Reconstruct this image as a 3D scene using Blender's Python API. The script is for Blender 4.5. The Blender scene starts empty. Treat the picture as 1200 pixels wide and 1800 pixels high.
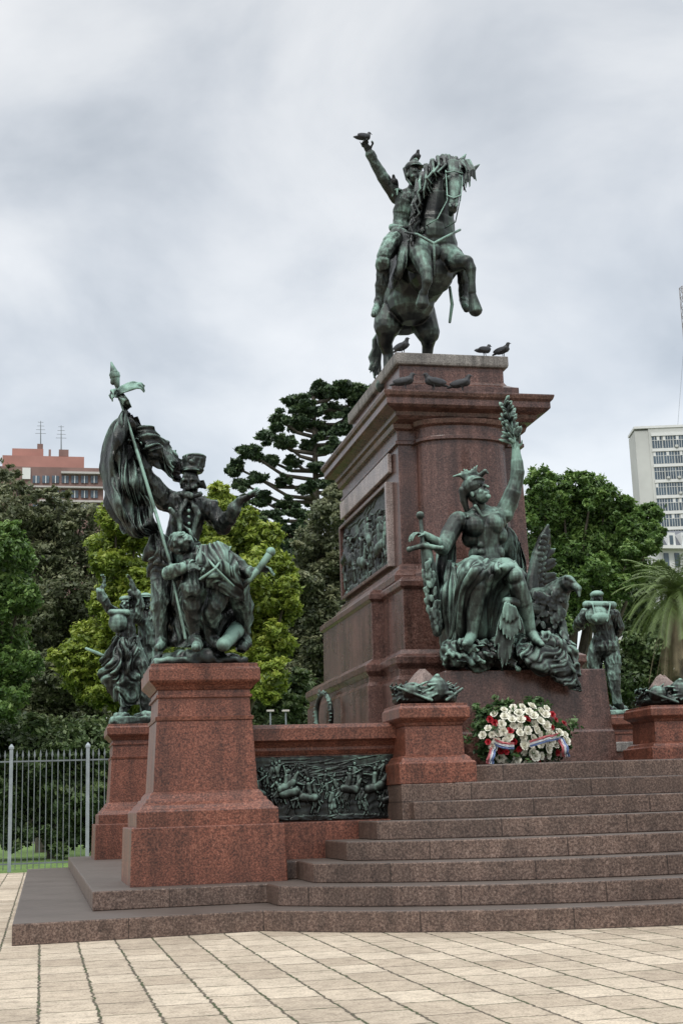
import bpy,bmesh,math,random,time
import numpy as np
from mathutils import Vector,Matrix,noise
random.seed(3)
col=bpy.context.scene.collection
sin,cos,rad,pi=math.sin,math.cos,math.radians,math.pi
# ------------------------------------------------------------- camera
FPX=2400.0; p=rad(12.27); a=rad(12.5); rho=.033
CAM=Vector((0,0,1))
F=Vector((sin(a)*cos(p),cos(a)*cos(p),sin(p))); R0=Vector((cos(a),-sin(a),0)); U0=R0.cross(F)
R=R0*cos(rho)-U0*sin(rho); U=U0*cos(rho)+R0*sin(rho)
cd=bpy.data.cameras.new('camera'); cam=bpy.data.objects.new('camera',cd); col.objects.link(cam)
M=Matrix((R,U,-F)).transposed().to_4x4(); M.translation=CAM; cam.matrix_world=M
cd.sensor_fit='VERTICAL'; cd.sensor_height=36; cd.lens=48; cd.clip_end=5000; cd.clip_start=.1
bpy.context.scene.camera=cam
def ray(u,v): return F+R*((u-600)/FPX)+U*((900-v)/FPX)
def pt(u,v,Y): d=ray(u,v); return CAM+d*(Y/d.y)
def mpp(P): return (P-CAM).dot(F)/FPX
XA=(Vector((1,0,0)),Vector((0,1,0)),Vector((0,0,1)))
zv=XA[2]
CS={n:[(cos(2*pi*i/n),sin(2*pi*i/n)) for i in range(n)] for n in range(3,25)}
CAPT=[(t,math.sqrt(1-t*t)) for t in (-.97,-.7,-.25,.25,.7,.97)]
# ------------------------------------------------------------- mesh builder
class MB:
    def __init__(s): s.v=[]; s.f=[]
    def add(s,vs,fs):
        n=len(s.v); s.v.extend(vs); s.f.extend([tuple([i+n for i in f]) for f in fs])
    def box(s,x0,x1,y0,y1,z0,z1):
        s.add([(x,y,z) for z in (z0,z1) for x,y in ((x0,y0),(x1,y0),(x1,y1),(x0,y1))],
              [(3,2,1,0),(4,5,6,7),(0,1,5,4),(1,2,6,5),(2,3,7,6),(3,0,4,7)])
    def loft(s,rings):
        n=len(rings[0]); vs=[tuple(q) for r in rings for q in r]; fs=[]
        for k in range(len(rings)-1):
            b=k*n
            for i in range(n):
                j=(i+1)%n; fs.append((b+i,b+j,b+n+j,b+n+i))
        fs.append(tuple(range(n))[::-1]); fs.append(tuple(range((len(rings)-1)*n,len(rings)*n)))
        s.add(vs,fs)
    def cap(s,a_,b_,r1,r2,n=10):
        a_=Vector(a_); b_=Vector(b_); d=b_-a_; L=d.length
        if L<1e-6: d=Vector((0,0,1)); L=1e-6
        d=d/L; x=d.orthogonal().normalized(); y=d.cross(x); rings=[]
        for k,(t,w) in enumerate(CAPT):
            if k<3: c=a_+d*(r1*t); r=r1*w
            else: c=b_+d*(r2*t); r=r2*w
            cx,cy,cz=c; xx,xy,xz=x*r; yx,yy,yz=y*r
            rings.append([(cx+xx*q+yx*e,cy+xy*q+yy*e,cz+xz*q+yz*e) for q,e in CS[n]])
        s.loft(rings)
    def ell(s,c,ax,rr,n=12,m=8):
        c=Vector(c); rings=[]; A=ax[0]*rr[0]; B=ax[1]*rr[1]; C=ax[2]*rr[2]
        for k in range(1,m):
            th=pi*k/m; st_,ct=sin(th),cos(th); rings.append([c+A*(st_*q)+B*(st_*e)-C*ct for q,e in CS[n]])
        s.loft(rings)
    def ball(s,c,r): s.ell(c,XA,(r,r,r))
    def mesh(s,smooth=False,fix=True):
        me=bpy.data.meshes.new('m'); me.from_pydata(s.v,[],s.f)
        if fix:
            bm=bmesh.new(); bm.from_mesh(me); bmesh.ops.recalc_face_normals(bm,faces=bm.faces); bm.to_mesh(me); bm.free()
        if smooth: me.shade_smooth()
        return me
def top(o):
    while o.parent: o=o.parent
    return o
def link(name,me,mat,parent=None,base=None,bev=0):
    me.name=name
    o=bpy.data.objects.new(name,me); col.objects.link(o)
    if mat: me.materials.append(mat)
    if parent: me.transform(Matrix.Translation(-top(parent).location)); o.parent=parent
    elif base is not None: me.transform(Matrix.Translation(-Vector(base))); o.location=base
    if bev:
        b=o.modifiers.new('bevel','BEVEL'); b.width=bev; b.segments=2; b.limit_method='ANGLE'; b.angle_limit=rad(35)
    return o
def tag(o,label,cat,group=None,kind=None):
    if label: o['label']=label
    if cat: o['category']=cat
    if group: o['group']=group
    if kind: o['kind']=kind
    return o
def root(name,loc,label,cat,group=None):
    o=bpy.data.objects.new(name,None); col.objects.link(o); o.location=loc; o.empty_display_size=.2
    return tag(o,label,cat,group)
def copy_tree(o,parent=None):
    c=o.copy(); col.objects.link(c)
    if parent: c.parent=parent
    for ch_ in [x for x in bpy.data.objects if x.parent==o]: copy_tree(ch_,c)
    return c
work=bpy.data.scenes.new('work')
def voxel(name,mb,vox,mat,parent,it=2,fold=None):
    me=mb.mesh(); o=bpy.data.objects.new('tmp',me); work.collection.objects.link(o)
    m=o.modifiers.new('r','REMESH'); m.mode='VOXEL'; m.voxel_size=vox
    if it: s=o.modifiers.new('s','SMOOTH'); s.factor=.5; s.iterations=it
    vl=work.view_layers[0]; vl.update(); dg=vl.depsgraph; dg.update()
    m2=bpy.data.meshes.new_from_object(o.evaluated_get(dg)); bpy.data.objects.remove(o); bpy.data.meshes.remove(me)
    if fold:
        amp,sx,sz=fold; n=len(m2.vertices); co=np.empty(n*3,np.float32); m2.vertices.foreach_get('co',co); no=np.empty(n*3,np.float32); m2.vertices.foreach_get('normal',no)
        co=co.reshape(-1,3); no=no.reshape(-1,3); nn=noise.noise
        x,y,z=co[:,0],co[:,1],co[:,2]; w=.35*np.sin(3.1*z+2*x)+.3*np.sin(5.3*x-2.2*z+1)
        A=np.stack([x*sx+w,y*sx+w,z*sz+x*2.0],1).tolist(); B=np.stack([x*sx*2+2*w,y*sx*2,z*sz*1.8+x*4],1).tolist()
        h=np.array([ (1-2.6*abs(nn(p_)))+.5*(1-2.6*abs(nn(q_))) for p_,q_ in zip(A,B)])
        co=co+no*(amp*(h-.6))[:,None]; m2.vertices.foreach_set('co',co.astype(np.float32).ravel()); m2.update()
    m2.shade_smooth()
    return link(name,m2,mat,parent)
# ------------------------------------------------------------- materials
def nm(name):
    m=bpy.data.materials.new(name); m.use_nodes=True; nt=m.node_tree
    return m,nt,nt.nodes,nt.links,nt.nodes['Principled BSDF']
def rampn(N,stops):
    r=N.new('ShaderNodeValToRGB'); e=r.color_ramp.elements
    e[0].position=stops[0][0]; e[0].color=(*stops[0][1],1); e[1].position=stops[-1][0]; e[1].color=(*stops[-1][1],1)
    for q,c in stops[1:-1]:
        x=e.new(q); x.color=(*c,1)
    return r
def nz(N,L,pos,scale,detail=4,rough=.6,vec=None):
    n=N.new('ShaderNodeTexNoise'); n.inputs['Scale'].default_value=scale; n.inputs['Detail'].default_value=detail; n.inputs['Roughness'].default_value=rough
    if vec:
        mp=N.new('ShaderNodeMapping'); mp.inputs['Scale'].default_value=vec; L.new(pos,mp.inputs[0]); L.new(mp.outputs[0],n.inputs[0])
    else: L.new(pos,n.inputs[0])
    return n.outputs['Fac']
def mixc(N,L,fac,A,B,mode='MIX'):
    m=N.new('ShaderNodeMix'); m.data_type='RGBA'; m.blend_type=mode
    for k,val in ((0,fac),(6,A),(7,B)):
        if hasattr(val,'links'): L.new(val,m.inputs[k])
        elif k==0: m.inputs[0].default_value=val
        else: m.inputs[k].default_value=(*val,1)
    return m.outputs[2]
def mth(N,L,op,A,B=0,clamp=False):
    m=N.new('ShaderNodeMath'); m.operation=op; m.use_clamp=clamp
    for k,val in ((0,A),(1,B)):
        if hasattr(val,'links'): L.new(val,m.inputs[k])
        else: m.inputs[k].default_value=val
    return m.outputs[0]
def bump(N,L,bs,h,st,dist=.02):
    b=N.new('ShaderNodeBump'); b.inputs['Strength'].default_value=st; b.inputs['Distance'].default_value=dist
    L.new(h,b.inputs['Height']); L.new(b.outputs[0],bs.inputs['Normal'])
def granite(name,c_dark,c_mid,c_light,rough=.45,stain=.5,joints=False,up=None):
    m,nt,N,L,bs=nm(name); g=N.new('ShaderNodeNewGeometry'); P=g.outputs['Position']
    sp=nz(N,L,P,52,3,.8); r=rampn(N,[(.35,c_dark),(.5,c_mid),(.67,c_light)]); L.new(sp,r.inputs[0])
    vo=N.new('ShaderNodeTexVoronoi'); vo.inputs['Scale'].default_value=85; L.new(P,vo.inputs[0])
    c=mixc(N,L,mth(N,L,'MULTIPLY',mth(N,L,'LESS_THAN',vo.outputs['Distance'],.28),.5),r.outputs[0],c_dark)
    big=nz(N,L,P,1.3,5,.6); st=nz(N,L,P,2.4,6,.65,(3,3,.16))
    rs=rampn(N,[(.42,(1,1,1)),(.62,(1-stain,)*3)]); L.new(st,rs.inputs[0])
    c=mixc(N,L,1,c,rs.outputs[0],'MULTIPLY')
    rb=rampn(N,[(.3,(.72,.70,.70)),(.7,(1.14,1.12,1.12))]); L.new(big,rb.inputs[0]); c=mixc(N,L,1,c,rb.outputs[0],'MULTIPLY')
    mid=nz(N,L,P,9,4,.6); rm=rampn(N,[(.35,(.82,.82,.82)),(.65,(1.1,1.1,1.1))]); L.new(mid,rm.inputs[0]); c=mixc(N,L,1,c,rm.outputs[0],'MULTIPLY')
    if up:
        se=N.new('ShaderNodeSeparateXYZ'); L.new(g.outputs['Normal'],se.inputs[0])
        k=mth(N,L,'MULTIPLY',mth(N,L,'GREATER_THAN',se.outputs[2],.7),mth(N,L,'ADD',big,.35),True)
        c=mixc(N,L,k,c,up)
    if joints:
        se2=N.new('ShaderNodeSeparateXYZ'); L.new(P,se2.inputs[0]); cb=N.new('ShaderNodeCombineXYZ'); L.new(se2.outputs[0],cb.inputs[0]); L.new(se2.outputs[2],cb.inputs[1])
        b=N.new('ShaderNodeTexBrick'); b.inputs['Scale'].default_value=1; b.inputs['Brick Width'].default_value=1.15; b.inputs['Row Height'].default_value=.175
        b.inputs['Mortar Size'].default_value=.006; b.offset=.37; b.inputs['Color1'].default_value=(1,1,1,1); b.inputs['Color2'].default_value=(.80,.79,.79,1); b.inputs['Mortar'].default_value=(.25,.22,.2,1)
        L.new(cb.outputs[0],b.inputs[0]); c=mixc(N,L,.9,c,b.outputs[0],'MULTIPLY')
    L.new(c,bs.inputs['Base Color'])
    rr=N.new('ShaderNodeMapRange'); L.new(big,rr.inputs[0]); rr.inputs[3].default_value=rough-.12; rr.inputs[4].default_value=rough+.2; L.new(rr.outputs[0],bs.inputs['Roughness'])
    bump(N,L,bs,sp,.12,.003)
    return m
RED=granite('red_granite',(.036,.012,.008),(.18,.056,.032),(.34,.145,.095),.40,.4)
REDP=granite('pedestal_granite',(.04,.020,.016),(.125,.060,.047),(.23,.14,.118),.24,.5)
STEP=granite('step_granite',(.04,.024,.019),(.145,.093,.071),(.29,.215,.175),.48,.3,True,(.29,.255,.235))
GREYG=granite('grey_granite',(.09,.085,.08),(.24,.23,.215),(.35,.34,.32),.7,.5)
PINK=granite('pink_granite',(.12,.09,.08),(.24,.18,.16),(.32,.26,.235),.7,.3)
def bronze(name,g=0.,dark=1.,cloth=0):
    m,nt,N,L,bs=nm(name); ge=N.new('ShaderNodeNewGeometry'); P=ge.outputs['Position']
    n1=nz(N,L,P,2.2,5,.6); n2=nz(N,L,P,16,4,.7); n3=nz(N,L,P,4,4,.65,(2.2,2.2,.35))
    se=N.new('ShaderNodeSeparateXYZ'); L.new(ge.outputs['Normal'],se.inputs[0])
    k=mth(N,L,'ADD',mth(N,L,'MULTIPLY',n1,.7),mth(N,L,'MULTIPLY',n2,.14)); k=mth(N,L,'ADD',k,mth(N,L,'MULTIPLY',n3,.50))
    k=mth(N,L,'ADD',k,mth(N,L,'MULTIPLY',se.outputs[2],.12))  # upper faces lighter: patina, plus highlights painted into the colour
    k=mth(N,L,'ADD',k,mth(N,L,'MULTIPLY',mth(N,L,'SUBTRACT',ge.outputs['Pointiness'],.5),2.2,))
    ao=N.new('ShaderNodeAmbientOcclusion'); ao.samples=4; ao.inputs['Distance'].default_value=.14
    k=mth(N,L,'ADD',k,mth(N,L,'MULTIPLY',mth(N,L,'SUBTRACT',ao.outputs['AO'],.72),.42)); k=mth(N,L,'ADD',k,g-.175)  # crevice shade painted into the bronze colour by occlusion
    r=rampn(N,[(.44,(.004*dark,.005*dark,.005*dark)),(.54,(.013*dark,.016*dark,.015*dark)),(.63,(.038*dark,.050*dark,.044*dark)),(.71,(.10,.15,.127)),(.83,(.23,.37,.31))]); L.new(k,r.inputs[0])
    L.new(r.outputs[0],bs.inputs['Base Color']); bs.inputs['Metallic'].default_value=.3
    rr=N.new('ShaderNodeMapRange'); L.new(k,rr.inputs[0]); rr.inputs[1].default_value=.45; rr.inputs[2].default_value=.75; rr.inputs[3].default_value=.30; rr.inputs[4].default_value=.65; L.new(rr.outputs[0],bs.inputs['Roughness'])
    h=n2
    if cloth:
        q=nz(N,L,P,4.5,3,.6,(2.4,2.4,.9)); q=mth(N,L,'ABSOLUTE',mth(N,L,'SUBTRACT',q,.5)); h=mth(N,L,'ADD',mth(N,L,'MULTIPLY',q,-3.0),mth(N,L,'MULTIPLY',n2,.3))
    bump(N,L,bs,h,.3 if not cloth else .5,.015 if not cloth else .03)
    return m
BR=bronze('bronze_patina_shaded',.015); BRG=bronze('bronze_green',.075); BRD=bronze('bronze_dark',-.03); BRGG=bronze('bronze_verdigris',.18)
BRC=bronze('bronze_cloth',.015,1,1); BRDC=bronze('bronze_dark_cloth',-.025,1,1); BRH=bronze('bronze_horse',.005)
def plain(name,c,rough=.6,var=.25,sc=6,metal=0):
    m,nt,N,L,bs=nm(name); g=N.new('ShaderNodeNewGeometry'); n=nz(N,L,g.outputs['Position'],sc,4,.6)
    r=rampn(N,[(.3,tuple(x*(1-var) for x in c)),(.7,tuple(min(1,x*(1+var)) for x in c))]); L.new(n,r.inputs[0]); L.new(r.outputs[0],bs.inputs['Base Color'])
    bs.inputs['Roughness'].default_value=rough; bs.inputs['Metallic'].default_value=metal; return m
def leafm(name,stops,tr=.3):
    m,nt,N,L,bs=nm(name); at=N.new('ShaderNodeAttribute'); at.attribute_name='leaf_tone'
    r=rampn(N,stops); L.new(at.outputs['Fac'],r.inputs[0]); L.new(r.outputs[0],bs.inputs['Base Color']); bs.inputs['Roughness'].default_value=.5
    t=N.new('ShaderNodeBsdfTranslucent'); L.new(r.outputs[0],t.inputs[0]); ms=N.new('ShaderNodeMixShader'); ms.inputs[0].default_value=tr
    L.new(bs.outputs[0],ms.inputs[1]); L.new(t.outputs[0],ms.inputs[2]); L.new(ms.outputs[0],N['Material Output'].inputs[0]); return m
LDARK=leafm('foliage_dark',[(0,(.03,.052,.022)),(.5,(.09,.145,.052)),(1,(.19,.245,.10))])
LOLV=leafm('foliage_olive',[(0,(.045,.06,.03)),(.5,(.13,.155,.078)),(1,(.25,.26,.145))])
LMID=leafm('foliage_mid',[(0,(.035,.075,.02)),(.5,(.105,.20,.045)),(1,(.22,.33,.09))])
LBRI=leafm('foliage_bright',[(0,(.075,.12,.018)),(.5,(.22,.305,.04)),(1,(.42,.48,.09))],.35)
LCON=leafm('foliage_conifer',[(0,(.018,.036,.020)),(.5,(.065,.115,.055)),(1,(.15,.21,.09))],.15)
BARK=plain('bark',(.08,.07,.055),.9,.4,8)
def paving():
    m,nt,N,L,bs=nm('paving_slabs'); g=N.new('ShaderNodeNewGeometry'); P=g.outputs['Position']
    se=N.new('ShaderNodeSeparateXYZ'); L.new(P,se.inputs[0]); cb=N.new('ShaderNodeCombineXYZ')
    w=nz(N,L,P,7,4,.7); dx=mth(N,L,'MULTIPLY',mth(N,L,'SUBTRACT',w,.5),.07)
    w2=nz(N,L,P,11,4,.7,(1,1,2)); dy=mth(N,L,'MULTIPLY',mth(N,L,'SUBTRACT',w2,.5),.06)
    L.new(mth(N,L,'ADD',se.outputs[1],dx),cb.inputs[0]); L.new(mth(N,L,'ADD',se.outputs[0],dy),cb.inputs[1])
    b=N.new('ShaderNodeTexBrick'); b.inputs['Scale'].default_value=1; b.inputs['Brick Width'].default_value=.47; b.inputs['Row Height'].default_value=.305
    b.inputs['Mortar Size'].default_value=.0095; b.inputs['Mortar Smooth'].default_value=.5; b.inputs['Bias'].default_value=0
    b.inputs['Color1'].default_value=(.43,.355,.27,1); b.inputs['Color2'].default_value=(.60,.515,.405,1); b.inputs['Mortar'].default_value=(.12,.10,.07,1)
    L.new(cb.outputs[0],b.inputs[0])
    n1=nz(N,L,P,60,3,.8); n2=nz(N,L,P,1.1,5,.6); n3=nz(N,L,P,9,5,.75)
    r1=rampn(N,[(.32,(.45,.43,.40)),(.48,(.95,.95,.95)),(.7,(1.18,1.18,1.18))]); L.new(n1,r1.inputs[0]); c=mixc(N,L,.95,b.outputs[0],r1.outputs[0],'MULTIPLY')
    r2=rampn(N,[(.3,(.78,.77,.76)),(.7,(1.1,1.1,1.1))]); L.new(n2,r2.inputs[0]); c=mixc(N,L,1,c,r2.outputs[0],'MULTIPLY')
    r3=rampn(N,[(.32,(.62,.61,.60)),(.5,(.97,.97,.97)),(.7,(1.14,1.14,1.14))]); L.new(n3,r3.inputs[0]); c=mixc(N,L,.95,c,r3.outputs[0],'MULTIPLY')
    k=mth(N,L,'MULTIPLY',b.outputs['Fac'],mth(N,L,'GREATER_THAN',nz(N,L,P,2.6,6,.75),.51)); c=mixc(N,L,mth(N,L,'MULTIPLY',k,.9),c,(.05,.07,.022))
    L.new(c,bs.inputs['Base Color']); bs.inputs['Roughness'].default_value=.85
    h=mth(N,L,'SUBTRACT',mth(N,L,'ADD',mth(N,L,'MULTIPLY',n1,.4),mth(N,L,'MULTIPLY',n3,.7)),b.outputs['Fac']); bump(N,L,bs,h,.9,.02); return m
# ------------------------------------------------------------- ground
def sheetxy(name,x0,x1,y0,y1,z,mat):
    m=MB(); m.add([(x0,y0,z),(x1,y0,z),(x1,y1,z),(x0,y1,z)],[(0,1,2,3)]); o=link(name,m.mesh(),mat); tag(o,None,None,kind='structure'); return o
sheetxy('ground',-2500,2500,-600,4000,-.008,plain('earth',(.10,.11,.06),.95,.4,.5))
sheetxy('paving',-30,45,-8,28.0,0,paving())
sheetxy('lawn',-80,120,28.0,60,-.003,plain('lawn_grass',(.10,.17,.035),.95,.45,3))
# ------------------------------------------------------------- stairs
CX,CY=5.3,15.3
def tierpoly(k,xl,extra):
    Rk=4.7-.4*(k-1); th0=math.acos(max(-1,min(1,(CX-xl)/Rk))); pts=[]
    for i in range(25):
        th=th0+(pi/2-th0)*i/24; pts.append((CX-Rk*cos(th),CY-Rk*sin(th)))
    if k<5:
        pts+=[(2*CX-x,y) for x,y in pts[-2::-1]]
        xr=pts[-1][0]; pts+=[(xr+ (4 if k<3 else 0),pts[-1][1]),(xr+(4 if k<3 else 0),24.6)]
    else:
        xr=8.6-.05*k; pts+=[(xr,CY-Rk),(xr,21.4+.05*k)]
    return pts+extra
st=root('granite_staircase',(CX,CY-4.7,0),'wide curved flight of brown granite steps leading up to the central pedestal','steps')
XL=[1.87,2.07,2.43,2.79,3.14,3.56,3.95,4.34]
for k in range(1,9):
    if k==1: ex=[(-.22,24.6),(-.22,11.88)]
    elif k==2: ex=[(.46,24.58),(.46,12.93),(2.05,12.97)]
    elif k==3: ex=[(2.0,21.55),(2.0,13.5),(2.43,13.5)]
    else: ex=[(XL[k-1],21.5+.01*k)]
    pl=tierpoly(k,XL[k-1],ex); z0=.175*(k-1)-(.004 if k>1 else .1); z1=.175*k
    m=MB(); m.loft([[(x,y,z0) for x,y in pl],[(x,y,z1) for x,y in pl]])
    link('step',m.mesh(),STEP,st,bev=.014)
# ------------------------------------------------------------- plinths
def rr(cx,cy,hx,hy,z): return [(cx-hx,cy-hy,z),(cx+hx,cy-hy,z),(cx+hx,cy+hy,z),(cx-hx,cy+hy,z)]
def plinth(cx,cy,label,z0=.35):
    t=root('stone_plinth',(cx,cy,z0),label,'plinth','granite plinths carrying the corner bronze groups')
    def L(name,prof,b=.008):
        m=MB(); m.loft([rr(cx,cy,h,h,z) for h,z in prof]); link(name,m.mesh(),RED,t,bev=b)
    L('base_block',[(.745,z0-.01),(.73,.89)],.012)
    L('base_moulding',[(.68,.885),(.68,1.03),(.665,1.05),(.65,1.05),(.625,1.09),(.59,1.12),(.58,1.15),(.56,1.15),(.545,1.19),(.515,1.22)],.004)
    L('shaft',[(.51,1.215),(.472,1.90)],.006)
    L('necking',[(.482,1.90),(.487,1.935),(.460,1.945),(.452,2.12),(.475,2.125),(.475,2.15),(.458,2.155),(.455,2.2)],.003)
    L('cap',[(.47,2.2),(.50,2.24),(.535,2.27),(.55,2.29),(.55,2.40),(.53,2.42),(.53,2.455)],.006)
    return t
plinth(1.56,14.03,'large red granite plinth in the left foreground, carrying the flag bearer group')
plinth(1.56,22.98,'red granite plinth half hidden behind the left foreground plinth')
plinth(9.75,23.0,'red granite plinth at the right behind the central pedestal')
def relief(name,org,ux,uz,nrm,W,H,seed,mat,parent,nf=26,nh=6,depth=.08,nx=420,nyy=180,sc_=.42,zf=(.08,.6),junk=1.):
    r=np.random.default_rng(seed)
    gx,gz=np.meshgrid(np.linspace(0,W,nx),np.linspace(0,H,nyy)); h=np.zeros_like(gx); hx_,hz_=W/(nx-1),H/(nyy-1)
    def cp(x1,z1,x2,z2,r1,r2,base):
        q=max(r1,r2); i0=max(0,int((min(x1,x2)-q)/hx_)); i1=min(nx,int((max(x1,x2)+q)/hx_)+2); j0=max(0,int((min(z1,z2)-q)/hz_)); j1=min(nyy,int((max(z1,z2)+q)/hz_)+2)
        if i1<=i0 or j1<=j0: return
        X_=gx[j0:j1,i0:i1]; Z_=gz[j0:j1,i0:i1]
        dx,dz=x2-x1,z2-z1; L2=dx*dx+dz*dz+1e-9; t=np.clip(((X_-x1)*dx+(Z_-z1)*dz)/L2,0,1)
        d=np.hypot(X_-x1-t*dx,Z_-z1-t*dz)/(r1+(r2-r1)*t); hh=np.where(d<1,base+(1-d*d).clip(0)**.5*(r1+r2)*.6,0); h[j0:j1,i0:i1]=np.maximum(h[j0:j1,i0:i1],hh)
    s=H*sc_
    for i in range(nf):
        x=W*(i+.5)/nf+r.uniform(-.04,.04)*W; z=H*r.uniform(*zf); b=r.uniform(.0,.03); k=s*r.uniform(.7,1.0); w=r.uniform(-.25,.25)
        cp(x,z+.1*k,x+w*k*.5,z+.42*k,k*.11,k*.13,b); hx,hz=x+w*k*.6,z+.62*k; cp(hx,hz,hx,hz+.04*k,k*.07,k*.075,b+.01)
        for q in (-1,1):
            kx=x+q*r.uniform(.02,.2)*k; cp(x,z+.1*k,kx,z-.15*k,k*.07,k*.05,b); cp(kx,z-.15*k,kx+r.uniform(-.15,.1)*k,z-.42*k,k*.045,k*.03,b)
            ex=x+w*k*.5+q*r.uniform(.1,.35)*k; ez=z+r.uniform(.2,.65)*k; cp(x+w*k*.5,z+.45*k,ex,ez,k*.05,k*.035,b+.01); cp(ex,ez,ex+r.uniform(-.25,.3)*k,ez+r.uniform(-.2,.35)*k,k*.035,k*.022,b+.01)
        if r.random()<.35: cp(x+.15*k,z,x+r.uniform(-.3,.5)*k,z+1.2*k,k*.016,k*.012,b)
    for i in range(nh):
        x=W*(i+.4)/nh+r.uniform(-.05,.05)*W; z=H*r.uniform(.28,.50); q=r.choice([-1,1]); b=.03+r.uniform(0,.02); tl=r.uniform(-.15,.4); s=H*sc_*r.uniform(.9,1.2)
        X2,Z2=x+q*s*.5,z+s*tl
        cp(x,z,X2,Z2,s*.17,s*.19,b); cp(X2,Z2,X2+q*s*.24,Z2+s*.38,s*.14,s*.08,b); cp(X2+q*s*.24,Z2+s*.40,X2+q*s*.44,Z2+s*.24,s*.075,s*.045,b)
        for dx in (-.06,.08): 
            w=r.uniform(-.15,.15); cp(x+q*dx*s,z,x+q*(dx-.12+w)*s,z-s*.3,s*.08,s*.045,b); cp(x+q*(dx-.12+w)*s,z-s*.3,x+q*(dx+w)*s,z-s*.6,s*.04,s*.03,b)
            cp(X2,Z2,X2+q*s*(.3+w+dx),Z2-s*.12,s*.07,s*.045,b); cp(X2+q*s*(.3+w+dx),Z2-s*.12,X2+q*s*(.2+w+dx),Z2-s*.42,s*.04,s*.03,b)
        cp(x+q*.22*s,z+.15*s,x+q*.27*s,z+.52*s,s*.10,s*.11,b+.015); cp(x+q*.28*s,z+.70*s,x+q*.28*s,z+.74*s,s*.075,s*.07,b+.015); cp(x+q*.22*s,z+.2*s,x+q*.34*s,z-.12*s,s*.07,s*.045,b+.02)
        cp(x+q*.27*s,z+.48*s,x+q*(.3+r.uniform(-.5,.6))*s,z+s*r.uniform(.5,1.0),s*.05,s*.03,b+.02); cp(x,z,x-q*.25*s,z-.35*s,s*.07,s*.02,b)
    s=H*sc_
    for i in range(int(40*junk)):
        x=r.uniform(0,W); cp(x,r.uniform(0,.06)*H,x+r.uniform(-.2,.2),r.uniform(0,.08)*H,s*.10,s*.06,.0)
    for i in range(int(26*junk)):
        x=r.uniform(0,W); z=H*r.uniform(.65,.98); cp(x,z,x+r.uniform(.1,.35),z+r.uniform(-.06,.08),s*.06,s*.02,0)
    h+=.004*np.sin(gx*35+3*np.sin(gz*20))*np.sin(gz*40+2*np.sin(gx*23)); h*=depth/max(h.max(),1e-6)
    h[0,:]=h[-1,:]=0; h[:,0]=h[:,-1]=0
    o=np.array(org); V=o+gx[...,None]*np.array(ux)+gz[...,None]*np.array(uz)+h[...,None]*np.array(nrm)
    me=bpy.data.meshes.new(name); idx=np.arange(nx*nyy).reshape(nyy,nx)
    fs=np.stack([idx[:-1,:-1],idx[:-1,1:],idx[1:,1:],idx[1:,:-1]],-1).reshape(-1,4)
    me.from_pydata(V.reshape(-1,3).tolist(),[],fs.tolist()); me.shade_smooth()
    return link(name,me,mat,parent)
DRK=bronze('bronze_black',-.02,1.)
wl=root('parapet_wall',(2.75,14.1,.52),'low granite parapet wall with dark bronze battle relief beside the left foreground plinth','wall')
m=MB(); m.box(2.02,3.62,13.99,14.25,.5,1.56); link('wall_body',m.mesh(),RED,wl,bev=.006)
m=MB(); m.loft([[(1.98,14.27-q,z),(3.70,14.27-q,z),(3.70,14.27,z),(1.98,14.27,z)] for q,z in ((.30,1.555),(.33,1.60),(.33,1.63),(.37,1.68),(.42,1.70),(.42,1.82),(.40,1.86))]); link('coping',m.mesh(),RED,wl,bev=.004)
m=MB(); m.box(2.02,3.6,13.86,13.995,.52,.885); link('wall_footing',m.mesh(),RED,wl,bev=.008)
relief('relief_panel',(2.04,13.975,.895),(1,0,0),(0,0,1),(0,-1,0),1.53,.645,21,DRK,wl,58,7,.075,sc_=.37,zf=(.08,.72),junk=1.6)
m=MB(); m.box(3.48,4.03,13.38,14.3,.5,1.223); pr=link('stone_pier',m.mesh(),STEP,None,base=(3.8,13.8,.5),bev=.012); tag(pr,'plain granite block under the left small pedestal beside the steps','stone block')
def smallped(cx,cy,z0,label):
    t=root('small_pedestal',(cx,cy,z0),label,'pedestal','small pedestals either side of the steps')
    def L(name,prof,b=.006):
        m=MB(); m.loft([rr(cx,cy,h,h,z) for h,z in prof]); link(name,m.mesh(),RED,t,bev=b)
    zt=2.02; zz=lambda q:z0+(zt-z0)*q
    L('base',[(.40,z0-.003),(.40,zz(.25)),(.385,zz(.27)),(.37,zz(.27)),(.35,zz(.32)),(.32,zz(.35))])
    L('shaft',[(.31,zz(.345)),(.30,zz(.72))])
    L('cap',[(.308,zz(.72)),(.32,zz(.76)),(.355,zz(.80)),(.37,zz(.82)),(.37,zz(.94)),(.35,zz(.97)),(.35,zt)])
smallped(3.87,13.78,1.225,'small red granite pedestal left of the top steps, next to the bronze relief wall')
smallped(6.97,14.62,1.4,'small red granite pedestal cut by the right edge of the picture')
wl2=root('parapet_wall',(8.6,20,1.3),'low granite wall seen at the far right behind the pedestal','wall')
m=MB(); m.box(7.6,10.2,20.6,20.9,-.05,1.75); link('wall_body',m.mesh(),RED,wl2,bev=.01)
m=MB(); m.box(7.55,10.25,20.5,21.0,1.747,1.9); link('coping',m.mesh(),GREYG,wl2,bev=.02)
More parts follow.
